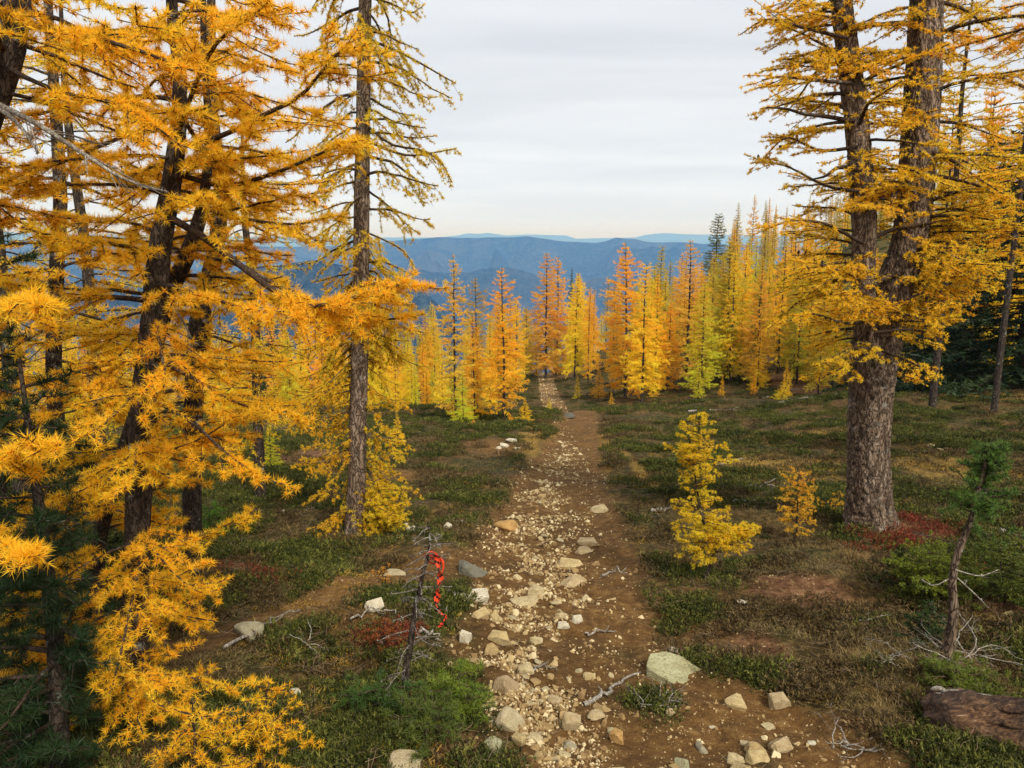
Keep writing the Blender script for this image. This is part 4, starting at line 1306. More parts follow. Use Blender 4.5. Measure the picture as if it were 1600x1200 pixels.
# a bare dead snag on the left stem
for pts in ([(1335, 190), (1290, 182), (1255, 178), (1228, 170), (1197, 168)], [(1340, 265), (1310, 262), (1290, 275), (1270, 280)]):
    w = Geo(); bp = resample(px_path(pts, Y8 - 0.3), 12)
    w.tube(bp, np.linspace(0.02, 0.006, 12), 7); clothe(bp, 0.02, w, Geo(), rngB, 6, 0.08, 0.03, 1, .01, .001, 0.1)
    o = w.build('branch', M_twig, rootR, True, org8); o['label'] = 'bare dead branch stub'

cg = Geo()
zc = np.linspace(0, 1, 6); cg.tube(np.stack([zc * 0, zc * 0, zc * 0.045], -1), 0.012 * np.sin(zc * pi * 0.9 + 0.15), 7)
cone_me = cg.mesh('cone', M_bark_dark, True)
for i in range(26):
    b = near8[rngB.randint(len(near8))]; q = np.asarray(b['P'])[rngB.randint(5, len(b['P']))]
    co = mk_obj('cone', cone_me, rootR); co.location = q - org8 + [0, 0, 0.005]; co.rotation_euler = (rngB.normal(0, 0.4), rngB.normal(0, 0.4), 0)

# larches behind and right of it
for (pb, Yt, wpx, ht, lab, colr) in [(1552, 17.0, 9, -150, 'golden larch with a thin dark stem behind the twin larch at the right', (0.95, 0.64, 0.03)),
                                     (1455, 19.0, 10, -60, 'yellow larch standing between the twin larch and the dark spruces', (0.93, 0.68, 0.03)),
                                     (1780, 9.0, 24, -200, 'larch cut off by the right edge with thin sprays in view', (0.94, 0.52, 0.022))]:
    gp = ground_base(pb, Yt)
    tz = at(pb, ht, Yt)[2] - gp[2]; Pk = gp + np.array([[0, 0, 0], [0.02, 0, tz * .25], [0.05, 0, tz * .5], [0.0, 0, tz * .75], [0.05, 0, tz]])
    Rk = [wpx / 2 / FPX * Yt * q for q in (1.2, 1.0, 0.85, 0.6, 0.15)]
    bk = auto_branches(Pk, Rk, 64, 0.34, 0.99, lambda t: np.interp(t, [0, 0.4, 0.8, 1], [1.2, 1.5, 1.2, 0.3]), 0.05, 0.4, 0.6, rngB, r=0.012)
    near_tree('larch_tree', lab, 'larch', [(Pk, Rk)], bk, colr, rng=rngB, tw_n=8, tw_len=0.42, tuft_gap=0.042, ndl=7, nlen=0.042, nwid=0.0110, sides=8, trunk_seg=40, sub=True)
# near larch outside the right edge; one bright spray hangs into the corner
gp = np.array([3.3, 3.6, Hs(3.3, 3.6) - 0.05])
Pk = np.array([gp, gp + [0, 0, 1.2], gp + [0.05, 0, 2.4], gp + [0, 0.05, 3.6], gp + [0.03, 0, 4.6]])
bk = [dict(P=resample(px_path([(1790, 20), (1700, 30), (1620, 40), (1540, 62), (1480, 78)], [3.6, 3.7, 3.8, 3.9, 4.0]), 12), r=0.010, tw_len=0.24, tw_n=20),
      dict(P=resample(px_path([(1790, -30), (1700, -20), (1620, 0), (1560, 15)], [3.6, 3.7, 3.8, 3.9]), 12), r=0.009, tw_len=0.2, tw_n=20),
      dict(P=resample(px_path([(1790, 150), (1700, 140), (1640, 150), (1560, 120), (1510, 118)], [3.6, 3.8, 4.0, 4.1, 4.2]), 12), r=0.013, tw_len=0.16, tw_n=12, bare=0.3)]
bk += auto_branches(Pk, [0.06, 0.05, 0.045, 0.03, 0.01], 14, 0.5, 0.98, lambda t: 0.5, 0.1, 0.3, 0.5, rngB, r=0.009, azs=[(-1.5, 1.5)])
near_tree('larch_tree', 'near larch beyond the right edge whose bright orange spray fills the top right corner', 'larch', [(Pk, [0.06, 0.05, 0.045, 0.03, 0.01])], bk,
          (0.97, 0.54, 0.03), rng=rngB, tw_n=16, tw_len=0.2, tuft_gap=0.02, ndl=14, nlen=0.028, nwid=0.003, sides=10, trunk_seg=40)

# ------------------------------------------------------------ saplings near the trail
def sapling(label, pbase, ptop, color, n, Lmax, rt=0.012, mid=None, seed=1, name='larch_sapling', cat='sapling', mat=None, nl=0.025, leafmat=None, extra=None, t0=0.2, el=0.2,
            droop=0.1, up=0.3, tw_len=0.12, tw_n=22, gap=0.014, ndl=12, nwid=0.003, prof=None, trunkmat=None, sub=False, hang=0.1):
    rng = np.random.RandomState(seed)
    g = gndH(*pbase); Y = g[1]
    pts = [g - [0, 0, 0.03]] + [at(q[0], q[1], Y) for q in (mid or [])] + [at(ptop[0], ptop[1], Y)]
    P = np.array(pts); k = len(P)
    rr = np.linspace(rt, rt * 0.15, k)
    prof = prof or (lambda t: Lmax * np.interp(t, [0, 0.25, 0.6, 1], [0.9, 1.0, 0.6, 0.12]))
    br = auto_branches(P, rr, n, t0, 0.99, prof, el, droop, up, rng, r=rt * 0.35, seg=7, wig=0.05)
    trunks = [(P, rr)]
    if extra: 
        for e in extra:
            Pe = np.array([at(q[0], q[1], Y) for q in e]); re = np.linspace(rt * 0.6, rt * 0.12, len(Pe))
            trunks.append((Pe, re)); br += auto_branches(Pe, re, max(8, n // 2), 0.15, 0.99, lambda t: Lmax * (1 - 0.75 * t) * 0.9, el, droop, up, rng, r=rt * 0.3, seg=7, wig=0.05)
    return near_tree(name, label, cat, trunks, br, color, mat_trunk=trunkmat or M_bark_dark, rng=rng, tw_n=tw_n, tw_len=tw_len, tuft_gap=gap, ndl=ndl, nlen=nl, nwid=nwid, sides=9,
                     trunk_seg=24, twr=0.002, leafmat=leafmat, sub=sub, bare=0.05, tr0=0.0, hang=hang)


sapling('bright yellow two-tipped larch sapling with a crooked dark stem right of the trail', (1100, 906), (1072, 648), (0.95, 0.68, 0.03), 64, 0.29, 0.016,
        mid=[(1112, 868), (1100, 820), (1085, 740)], seed=31, extra=[[(1088, 745), (1092, 700), (1092, 642)], [(1112, 868), (1135, 835), (1160, 828), (1172, 825)]], tw_len=0.12, nl=0.021, t0=0.27, ndl=15, nwid=0.0023, gap=0.0115, sub=True, prof=lambda t: 0.29 * np.interp(t, [0, .28, .36, .6, 1], [0.7, 0.9, 1.0, 0.62, 0.14]))
sapling('small dull golden larch sapling with curled twigs left of the big twin trunk', (1245, 834), (1248, 738), (0.95, 0.56, 0.04), 44, 0.17, 0.010, seed=32, nl=0.022, ndl=13, t0=0.15,
        prof=lambda t: 0.17 * np.interp(t, [0, .4, 1], [0.7, 1, 0.8]))
sapling('tiny golden larch sprig touching the left side of the big twin trunk', (1300, 802), (1312, 766), (0.90, 0.50, 0.03), 12, 0.16, 0.006, seed=33, nl=0.02, ndl=9)
sapling('bushy low yellow larch growing at the foot of the slim larch', (600, 838), (590, 752), (0.93, 0.68, 0.03), 46, 0.27, 0.014, seed=34, t0=0.08, extra=[[(600, 830), (620, 790), (628, 762)], [(598, 830), (560, 800), (545, 790)]],
        prof=lambda t: 0.27 * np.interp(t, [0, .4, 1], [0.8, 1, 0.5]))
sapling('tiny pale orange larch seedling beside the side path', (590, 918), (606, 880), (0.85, 0.40, 0.04), 9, 0.10, 0.004, seed=35, nl=0.018, ndl=8)
sapling('dense golden larch sapling in the bottom left in front of the near trunks', (405, 1215), (418, 1055), (0.96, 0.58, 0.025), 24, 0.2, 0.012, seed=36, nl=0.026, t0=0.05, gap=0.016,
        prof=lambda t: 0.2 * np.interp(t, [0, .5, 1], [0.9, 1, 0.5]), ndl=14, nwid=0.0028)
sapling('golden larch sapling at the bottom edge left of the bottom-left sapling', (310, 1240), (300, 1090), (0.96, 0.58, 0.025), 20, 0.2, 0.012, seed=37, nl=0.028, t0=0.05, gap=0.016,
        prof=lambda t: 0.2 * np.interp(t, [0, .5, 1], [0.9, 1, 0.7]), ndl=14, nwid=0.0028)
# small evergreens on the right
sapling('little dark green fir right of the twin trunk foot', (1410, 930), (1408, 850), (0.055, 0.085, 0.020), 34, 0.16, 0.010, seed=41, name='fir_sapling', leafmat=M_green, nl=0.018, gap=0.008,
        ndl=7, nwid=0.004, t0=0.1, tw_len=0.08)
sapling('low bright green fir bush between the dark little fir and the crooked pine', (1462, 945), (1450, 862), (0.17, 0.21, 0.022), 40, 0.30, 0.010, seed=42, name='fir_sapling', leafmat=M_green, nl=0.020,
        gap=0.009, ndl=7, nwid=0.005, t0=0.1, tw_len=0.13, prof=lambda t: 0.34 * np.interp(t, [0, .5, 1], [1, 1, 0.4]))
sapling('dark green fir bush right of the crooked pine cut by the view edge', (1570, 955), (1560, 850), (0.11, 0.14, 0.02), 40, 0.3, 0.010, seed=43, name='fir_sapling', leafmat=M_green, nl=0.020,
        gap=0.009, ndl=7, nwid=0.005, t0=0.1, tw_len=0.13, prof=lambda t: 0.34 * np.interp(t, [0, .5, 1], [1, 1, 0.4]))
sapling('low dark fir bush behind the foot of the crooked pine', (1450, 1015), (1452, 940), (0.04, 0.075, 0.02), 26, 0.16, 0.010, seed=44, name='fir_sapling', leafmat=M_green, nl=0.020,
        gap=0.009, ndl=7, nwid=0.005, t0=0.1, tw_len=0.1)
sapling('sprawling green pine seedling in front of the crooked pine foot', (1500, 1085), (1495, 1045), (0.12, 0.155, 0.02), 20, 0.20, 0.008, seed=45, name='pine_seedling', leafmat=M_green, nl=0.03,
        gap=0.012, ndl=10, nwid=0.003, t0=0.1, tw_len=0.1, prof=lambda t: 0.2)

# crooked pine on the right
rngC = np.random.RandomState(303)
gC = gndH(1474, 1050); YC = float(gC[1])
PC = np.array([gC - [0, 0, .04]] + [at(a, b, YC) for a, b in [(1484, 1000), (1490, 950), (1488, 905), (1498, 860), (1516, 815), (1530, 760), (1540, 725), (1548, 692)]])
RC = [w / 2 / FPX * YC for w in (24, 19, 14, 13, 12, 9, 7, 5, 2)]
bC = auto_branches(PC, RC, 84, 0.66, 0.995, lambda t: np.interp(t, [0.65, 0.78, 0.9, 1], [0.17, 0.13, 0.10, 0.07]), 0.1, 0.0, 0.6, rngC, r=0.006, seg=6, azs=[(-1.2, 1.2), (-1.6, 1.6), (0, 6.28)])
bC += [dict(P=resample(px_path([(1502, 850), (1460, 840), (1440, 835), (1425, 830)], YC), 6), r=0.004, leaf=False), dict(P=resample(px_path([(1490, 900), (1460, 915), (1440, 905)], YC), 6), r=0.004, leaf=False, mat=M_grey),
       dict(P=resample(px_path([(1492, 900), (1520, 925), (1545, 950)], YC), 6), r=0.004, leaf=False, mat=M_grey), dict(P=resample(px_path([(1492, 890), (1530, 900), (1560, 890)], YC - 0.1), 6), r=0.004, leaf=False, mat=M_grey),
       dict(P=resample(px_path([(1512, 820), (1545, 835), (1590, 828)], YC), 6), r=0.004), dict(P=resample(px_path([(1518, 800), (1490, 790), (1470, 800)], YC), 6), r=0.004, tw_len=0.06)]
near_tree('pine_tree', 'stunted crooked pine with a green one-sided top and bare grey lower trunk at the right', 'pine', [(PC, RC)], bC, (0.085, 0.16, 0.028), mat_trunk=M_bark,
          rng=rngC, tw_n=24, tw_len=0.08, tuft_gap=0.011, ndl=10, nlen=0.030, nwid=0.0028, sides=14, trunk_seg=70, bare=0.05, leafmat=M_green, twr=0.002, sub=False, bark_bump=0.14)


# dark pine bottom left
rngD = np.random.RandomState(404)
def dark_pine(label, pb, Y, ytop, n, Lm, seed, limx, lowt=0.03):
    rng = np.random.RandomState(seed)
    g = ground_base(pb, Y)
    tp = at(pb, ytop, Y)
    P = np.array([g, g * 0.6 + tp * 0.4 + [0.03, 0, 0], tp]); rr = [0.04, 0.03, 0.006]
    f = lambda Q: all(project(q)[0] < np.interp(project(q)[1], limx[0], limx[1]) for q in Q[1::2])
    br = auto_branches(P, rr, n, lowt, 0.98, lambda t: Lm * np.interp(t, [0, 0.5, 1], [1, 0.9, 0.25]), 0.2, 0.3, 0.7, rng, r=0.010, seg=8, limit=f)
    near_tree('pine_tree', label, 'pine', [(P, rr)], br, (0.020, 0.042, 0.014), rng=rng, tw_n=13, tw_len=0.17, tuft_gap=0.021, ndl=17, nlen=0.055, nwid=0.0028, sides=10, trunk_seg=30,
              leafmat=M_green, twr=0.0035, sub=True, bare=0.1)


dark_pine('dark green long-needled pine filling the bottom left corner', 30, 2.75, 560, 70, 0.55, 51, ([0, 600, 800, 1000, 1200], [60, 120, 140, 150, 150]))
dark_pine('dark green pine behind the bottom left corner pine', 75, 3.9, 620, 46, 0.6, 52, ([0, 600, 800, 1000, 1200], [80, 130, 190, 230, 200]))
dark_pine('tall dark pine whose boughs show at the left edge between golden sprays', -40, 4.0, 200, 46, 0.6, 53, ([0, 300, 330, 400, 600, 1000], [-60, -20, 60, 70, 30, 60]), 0.3)

# ------------------------------------------------------------ dead stick with the ribbon
rngE = np.random.RandomState(505)
gE = gndH(640, 1108); YE = float(gE[1])
PE = np.array([gE - [0, 0, .04]] + [at(a, b, YE) for a, b in [(634, 1060), (641, 1010), (648, 955), (654, 930), (660, 900), (668, 870), (672, 845), (668, 815)]])
RE = [w / 2 / FPX * YE for w in (15, 13, 11, 9, 8, 7, 5, 4, 2)]
bE = auto_branches(PE, RE, 42, 0.12, 0.99, lambda t: np.interp(t, [0, 0.5, 1], [0.18, 0.13, 0.10]), 0.0, 0.4, 0.3, rngE, r=0.0019, seg=7, wig=0.07, leaf=False, mat=M_greyd, tw_n=26)
for q in bE: q['P'] = np.asarray(q['P'])
rootE = near_tree('dead_sapling', 'dead grey bare-twigged sapling with the orange and black ribbon tied to it', 'dead sapling', [(PE, RE)], bE, (0.1, 0.1, 0.1), mat_trunk=M_bark_dark, rng=rngE, twr=0.0012,
                  sub=True, sides=10, trunk_seg=40, bark_bump=0.15)


def ribbon():
    c = resample(px_path([(672, 872), (680, 867), (686, 885), (688, 905), (684, 925), (683, 945), (688, 958), (697, 962), (693, 972), (686, 980)], [YE - 0.03] * 10), 140)
    k = len(c); T = norm(np.gradient(c, axis=0))
    t = np.linspace(0, 1, k)
    ang = t * 2 * pi * 3.1
    S = norm(np.cross(T, [0, 1.0, 0])); U = np.cross(S, T)
    Wd = np.interp(t, [0, 0.1, 0.6, 0.66, 0.8, 0.86, 1], [0.020, 0.030, 0.027, 0.009, 0.009, 0.018, 0.016])
    D = S * np.cos(ang)[:, None] + U * np.sin(ang)[:, None]
    n_ = np.cross(D, T) * 0.0006
    Vt = []
    for a_, b_ in ((-0.5, 1), (-0.17, 1), (0.17, 1), (0.5, 1), (0.5, -1), (0.17, -1), (-0.17, -1), (-0.5, -1)):
        Vt.append(c + D * (Wd * a_)[:, None] + n_ * b_)
    V = np.stack(Vt, 1).reshape(-1, 3)
    Q = []; mi = []
    for i in range(k - 1):
        for j in range(8):
            j2 = (j + 1) % 8
            Q.append((i * 8 + j, i * 8 + j2, i * 8 + 8 + j2, i * 8 + 8 + j))
            mi.append(0)
    Q = np.array(Q)
    # slanted black bands printed across the orange tape
    cen = i_ = np.repeat(np.arange(k - 1), 8); jj = np.tile(np.arange(8), k - 1)
    cross = np.array([-1, 0, 1, 1, 1, 0, -1, -1])[jj]
    mi = (((cen / (k - 1) * 34 + cross * 0.5) % 2.0) < 0.75).astype(int)
    me = mk_mesh('ribbon', V, [Q], [simple_mat('ribbon_orange', (0.72, 0.06, 0.018), 0.35, 0.5), simple_mat('ribbon_black', (0.012, 0.01, 0.01), 0.35, 0.5)], mat_idx=mi, smooth=False)
    root = empty('ribbon', c[0], 'orange flagging ribbon with black stripes hanging twisted from the dead sapling', 'ribbon')
    me.transform(__import__('mathutils').Matrix.Translation(-__import__('mathutils').Vector(c[0])))
    mk_obj('tape', me, root)
    g = Geo()
    kp = resample(px_path([(664, 868), (672, 862), (682, 866), (686, 878), (676, 880), (667, 874), (664, 868)], [YE - .02, YE - .035, YE - .02, YE - 0.01, YE + 0.02, YE + .02, YE - .02]), 30)
    g.tube(kp, 0.0035 + 0.001 * np.sin(np.linspace(0, 20, 30)), 6)
    g.build('knot', bpy.data.materials['ribbon_orange'], root, False, c[0])
    tl = resample(px_path([(680, 868), (690, 874), (693, 884), (691, 895)], YE - 0.03), 12)
    g = Geo(); Dv = np.array([0.004, 0.002, 0.002])
    V = np.concatenate([tl + Dv, tl - Dv, tl - Dv + [0, .0008, 0], tl + Dv + [0, .0008, 0]]); n = 12
    Q = [[i + a * n, i + 1 + a * n, i + 1 + b * n, i + b * n] for i in range(n - 1) for a, b in ((0, 1), (1, 2), (2, 3), (3, 0))]
    g.add(V, np.array(Q)); g.build('loose_end', bpy.data.materials['ribbon_orange'], root, False, c[0])


ribbon()
# green pine seedlings round the stick
sapling('bright green pine seedling right of the dead sapling foot', (712, 1112), (716, 1052), (0.14, 0.20, 0.022), 22, 0.16, 0.008, seed=61, name='pine_seedling', leafmat=M_green, nl=0.034, gap=0.012, ndl=12,
        nwid=0.0026, t0=0.1, tw_len=0.08, prof=lambda t: 0.16)
sapling('dark green pine seedling left of the dead sapling foot', (600, 1120), (596, 1068), (0.05, 0.10, 0.02), 22, 0.16, 0.008, seed=62, name='pine_seedling', leafmat=M_green, nl=0.034, gap=0.012, ndl=12,
        nwid=0.0026, t0=0.1, tw_len=0.08, prof=lambda t: 0.17)
sapling('green pine seedling below the dead sapling at the bottom', (665, 1160), (668, 1100), (0.08, 0.11, 0.02), 24, 0.18, 0.008, seed=63, name='pine_seedling', leafmat=M_green, nl=0.034, gap=0.012, ndl=12,
        nwid=0.0026, t0=0.1, tw_len=0.08, prof=lambda t: 0.18)
sapling('small rusty brown dead pine seedling left of the dead sapling', (598, 1010), (600, 978), (0.42, 0.13, 0.03), 12, 0.10, 0.005, seed=64, name='pine_seedling', leafmat=M_needle, nl=0.026, gap=0.014, ndl=9,
        nwid=0.0026, t0=0.1, tw_len=0.06, prof=lambda t: 0.10)
sapling('green fir seedling behind the near left sprays', (330, 835), (325, 790), (0.09, 0.18, 0.02), 22, 0.2, 0.008, seed=65, name='fir_sapling', leafmat=M_green, nl=0.022, gap=0.012, ndl=9,
        nwid=0.004, t0=0.1, tw_len=0.08, prof=lambda t: 0.2)

# ------------------------------------------------------------ rocks
def rock_mesh(seed, pts=16, flat=1.0, bev=0.06, sub=False):
    rs_ = np.random.RandomState(seed)
    bm = bmesh.new()
    d = norm(rs_.normal(size=(pts, 3)))
    d = np.sign(d) * np.abs(d) ** 0.75
    d = d / np.abs(d).max(0) * rs_.uniform(0.82, 1.0, (pts, 1))
    for q in d: bm.verts.new((q[0] * 0.5, q[1] * 0.5, q[2] * 0.5 * flat))
    r = bmesh.ops.convex_hull(bm, input=bm.verts)
    bmesh.ops.delete(bm, geom=list({g for g in r['geom_interior'] + r['geom_unused'] if isinstance(g, bmesh.types.BMVert)}), context='VERTS')
    bmesh.ops.dissolve_limit(bm, angle_limit=R(14), verts=bm.verts, edges=bm.edges)
    if bev:
        bmesh.ops.bevel(bm, geom=list(bm.edges), offset=bev, segments=1, affect='EDGES', clamp_overlap=True)
    if sub:
        bmesh.ops.triangulate(bm, faces=bm.faces)
        bmesh.ops.subdivide_edges(bm, edges=bm.edges, cuts=sub, use_grid_fill=True)
        co = np.array([v.co[:] for v in bm.verts])
        n = (fbm(co[:, 0] * 7 + co[:, 2] * 3, co[:, 1] * 7 - co[:, 2] * 4, 4, seed) - 0.5) * 0.10
        for v, a in zip(bm.verts, n): v.co *= (1 + a)
    bmesh.ops.recalc_face_normals(bm, faces=bm.faces)
    cc = np.array([v.co[:] for v in bm.verts]); lo, hi = cc.min(0), cc.max(0)
    for v in bm.verts:
        v.co = [(v.co[i] - (lo[i] + hi[i]) / 2) / (hi[i] - lo[i]) for i in range(3)]
    me = bpy.data.meshes.new('rock'); bm.to_mesh(me); bm.free()
    me.materials.append(M_rock)
    return me


RM = [rock_mesh(s, 12 + s % 6, bev=0.05, sub=2) for s in range(1, 15)]
RBIG = [rock_mesh(s, 16 + s % 5, bev=0.05, sub=3) for s in range(30, 36)]
PALE = [(0.60, 0.47, 0.24), (0.50, 0.36, 0.17), (0.64, 0.53, 0.31), (0.42, 0.29, 0.13), (0.54, 0.46, 0.29)]
rngR = np.random.RandomState(606)


def rock(px, py, w, h, label, col=None, group=None, big=False, tilt=0.0, rz=None, deep=None, name='rock', cat='rock', pointed=False):
    """px,py: centre of the rock; w,h its seen size in pixels"""
    g = gndH(px, py + h * 0.40)
    Y = g[1]; s = w / FPX * Y
    hh = min(h / FPX * Y * 1.05, s * 1.3)
    me = (RBIG if big else RM)[rngR.randint(6 if big else len(RM))]
    o = mk_obj(name, me)
    dp = deep or rngR.uniform(0.7, 1.0)
    o.scale = (s * 1.08, s * dp, hh * 1.15)
    rz = rngR.uniform(-0.5, 0.5) if rz is None else rz
    o.rotation_euler = (rngR.uniform(-0.12, 0.12), tilt + rngR.uniform(-0.1, 0.1), rz)
    yy = g[1] + s * dp * 0.25
    o.location = (g[0], yy, Hs(g[0], yy) + hh * 0.20)
    c = PALE[rngR.randint(len(PALE))] if col is None else col
    obj_color(o, c)
    tag(o, label, cat, group)
    return o


GREY = (0.42, 0.38, 0.27); OCHRE = (0.55, 0.33, 0.12); WHITE = (0.76, 0.70, 0.55); GRN = (0.44, 0.44, 0.27); TAN = (0.55, 0.43, 0.25)
rocks = [
    (1066, 1038, 112, 40, 'large flat greenish boulder at the right side of the trail', GRN, True, 0.16),
    (1151, 1086, 38, 22, 'pale rounded stone lying between the flat boulder and the pointed stone', PALE[0], True, 0),
    (1218, 1079, 34, 30, 'pointed tan stone standing right of the flat boulder', TAN, True, 0),
    (1222, 1151, 38, 26, 'wedge-shaped tan stone near the bottom right of the bare ground', TAN, True, 0.2),
    (1182, 1157, 34, 20, 'yellowish stone half buried left of the wedge-shaped stone', PALE[1], True, 0),
    (1150, 1174, 30, 16, 'flat pale stone touching the left end of the bottom row of three', PALE[2], False, 0),
    (1186, 1178, 38, 18, 'pale angular stone in the bottom row right of the flat one', PALE[0], False, 0.1),
    (1162, 1194, 44, 18, 'broad pale stone cut by the bottom edge right of the trail', PALE[0], True, 0),
    (1328, 1188, 36, 36, 'upright pointed yellow stone at the bottom edge on the right', PALE[1], True, 0),
    (1098, 1148, 24, 14, 'dark-sided small stone left of the half buried yellowish stone', GREY, False, 0),
    (1204, 1115, 20, 8, 'thin flat pale stone above the wedge-shaped stone', PALE[2], False, 0),
    (1048, 1103, 16, 12, 'small tan stone below the left end of the flat boulder', TAN, False, 0),
    (966, 1130, 26, 26, 'orange-tan block of stone right of the stony strip near the bottom', OCHRE, True, 0.1),
    (893, 1118, 30, 28, 'cube-like tan stone in the middle of the trail near the bottom', TAN, True, 0),
    (890, 1142, 26, 18, 'grey-brown stone directly below the cube-like tan stone', GREY, False, 0),
    (796, 1116, 46, 28, 'long pale stone slanting down to the right at the left trail edge', PALE[4], True, 0.5),
    (810, 1140, 24, 26, 'pale block touching the lower end of the long slanting stone', PALE[0], False, 0.2),
    (776, 1160, 48, 26, 'steeply tilted grey-green slab at the left edge near the bottom', GRN, True, 0.9),
    (793, 1059, 50, 30, 'large tan-brown boulder at the left side of the trail below the blocks', (0.46, 0.34, 0.20), True, 0.15),
    (780, 988, 38, 22, 'rectangular pale block on the left side of the stony strip', PALE[0], True, 0),
    (766, 1008, 24, 20, 'yellow block just below the rectangular pale block', PALE[1], False, 0),
    (750, 962, 30, 18, 'pale block left of the strip, upper of the left pair', PALE[0], True, 0),
    (773, 967, 18, 16, 'small pale block touching the right side of the upper left block', PALE[0], False, 0),
    (718, 938, 40, 22, 'broad white-grey rock at the left trail edge near the ribbon', WHITE, True, 0),
    (748, 926, 34, 26, 'light wedge rock right of the broad white-grey rock', WHITE, True, -0.25),
    (737, 886, 46, 24, 'dark grey split slab at the left trail edge above the ribbon level', (0.20, 0.20, 0.16), True, 0.3),
    (585, 961, 32, 26, 'white pointed stone in the heather left of the ribbon', WHITE, True, 0),
    (727, 994, 22, 26, 'upright whitish stone at the trail edge below the ribbon', WHITE, True, 0),
    (790, 816, 36, 18, 'big orange-tinted rounded rock on the upper left of the trail', OCHRE, True, 0),
    (895, 901, 42, 14, 'low smooth tan rock bedded in the trail centre', TAN, True, 0),
    (893, 868, 44, 10, 'long flat pale slab lying across the trail', PALE[0], True, 0.05),
    (918, 842, 34, 12, 'flat stone bedded in the right half of the trail, above the long slab', TAN, True, 0),
    (912, 850, 26, 10, 'small flat stone touching the lower left of the bedded flat stone', TAN, False, 0),
    (937, 787, 28, 12, 'pale angular stone alone on the right side of the trail', PALE[2], False, -0.3),
    (838, 913, 28, 18, 'light triangular stone left of the low smooth tan rock', PALE[2], False, 0.1),
    (820, 930, 44, 9, 'long thin pale slab in the stony strip', PALE[2], False, -0.1),
    (902, 959, 18, 14, 'square white stone at the right end of the stony patch', WHITE, False, 0),
    (878, 952, 26, 14, 'grey-tan stone left of the square white stone', TAN, False, 0.2),
    (880, 966, 20, 10, 'flat light stone below the square white stone', WHITE, False, 0),
    (838, 990, 22, 14, 'pale triangular stone below the stony patch', PALE[2], False, 0),
    (822, 1033, 28, 20, 'pitted pale stone in the middle left of the trail', PALE[2], True, 0),
    (942, 1094, 30, 12, 'flat pale stone right of the trail centre', PALE[1], False, -0.1),
    (931, 1109, 30, 9, 'thin tan stone just below the flat pale stone', TAN, False, 0.1),
    (922, 1036, 22, 10, 'pale stone near the dry root', PALE[0], False, 0),
    (385, 988, 42, 24, 'tan-grey rock at the lower end of the side path', (0.46, 0.42, 0.28), True, 0.1),
    (312, 972, 18, 10, 'small white stone above the tan-grey rock', WHITE, False, 0),
    (459, 1065, 18, 12, 'small pale stone in dark heather right of the golden sapling', WHITE, False, 0),
    (632, 1192, 54, 20, 'pale stone cut by the bottom edge left of the trail', PALE[4], True, 0),
    (700, 1040, 26, 14, 'tan stone in the litter right of the dead sapling', TAN, False, 0),
    (617, 893, 36, 10, 'pale flat stone beside the side path', PALE[4], False, 0.1),
    (634, 814, 10, 10, 'tiny white stone in the heather right of the larch bush', WHITE, False, 0),
    (718, 810, 24, 10, 'grey-white stone in the heather left of the trail', WHITE, False, -0.3),
    (700, 825, 14, 10, 'small white stone below the grey-white one left of the trail', WHITE, False, 0),
    (642, 832, 16, 8, 'pale stone right of the larch bush at the slim larch foot', WHITE, False, 0),
    (800, 690, 16, 9, 'white stone, largest of the small pile left of the trail', WHITE, False, 0),
    (788, 696, 14, 8, 'white stone at the left end of the small pile left of the trail', WHITE, False, 0),
    (808, 698, 11, 6, 'white stone at the lower right of the small pile left of the trail', WHITE, False, 0),
    (779, 699, 9, 5, 'tiny stone left of the small white pile', WHITE, False, 0),
    (440, 797, 14, 6, 'white stone at the left of three in the left meadow', WHITE, False, 0),
    (462, 790, 13, 9, 'white stone in the middle of three in the left meadow', WHITE, False, 0),
    (485, 796, 18, 7, 'flat pale stone at the right of three in the left meadow', WHITE, False, 0),
    (888, 647, 20, 10, 'dark grey rock on the brow where the trail drops', (0.12, 0.12, 0.10), False, 0),
    (1160, 945, 16, 7, 'grey stone in the grass left of the red soil patch', WHITE, False, 0),
    (1580, 948, 30, 9, 'flat cream stone near the right edge, upper of two', PALE[0], False, 0),
    (1577, 974, 20, 8, 'flat cream stone near the right edge, lower of two', PALE[0], False, 0),
    (1456, 697, 12, 6, 'cream stone in the golden grass right of the twin larch', PALE[0], False, 0),
    (1472, 700, 12, 4, 'thin cream stone beside the other in the golden grass', PALE[0], False, 0),
    (1448, 680, 16, 4, 'flat white stone farther up in the right meadow', WHITE, False, 0),
    (1053, 997, 16, 6, 'small white stone behind the flat boulder', WHITE, False, 0),
    (1114, 1116, 10, 6, 'tiny white stone on bare soil below the flat boulder', WHITE, False, 0),
    (1270, 1152, 14, 5, 'thin whitish stone right of the wedge-shaped stone', WHITE, False, 0),
    (965, 1190, 32, 16, 'pale stone cut by the bottom edge in the trail centre', PALE[2], False, 0),
    (1035, 1192, 22, 18, 'tan stone at the bottom edge right of the centre', TAN, False, 0),
    (1065, 1190, 26, 22, 'greenish stone at the bottom edge beside the tan one', GRN, False, 0),
    (868, 1085, 26, 9, 'buried tan stone in the middle of the trail', TAN, False, 0),
    (870, 928, 18, 8, 'pale stone in the stony patch above the grey-tan stone', PALE[2], False, 0),
]
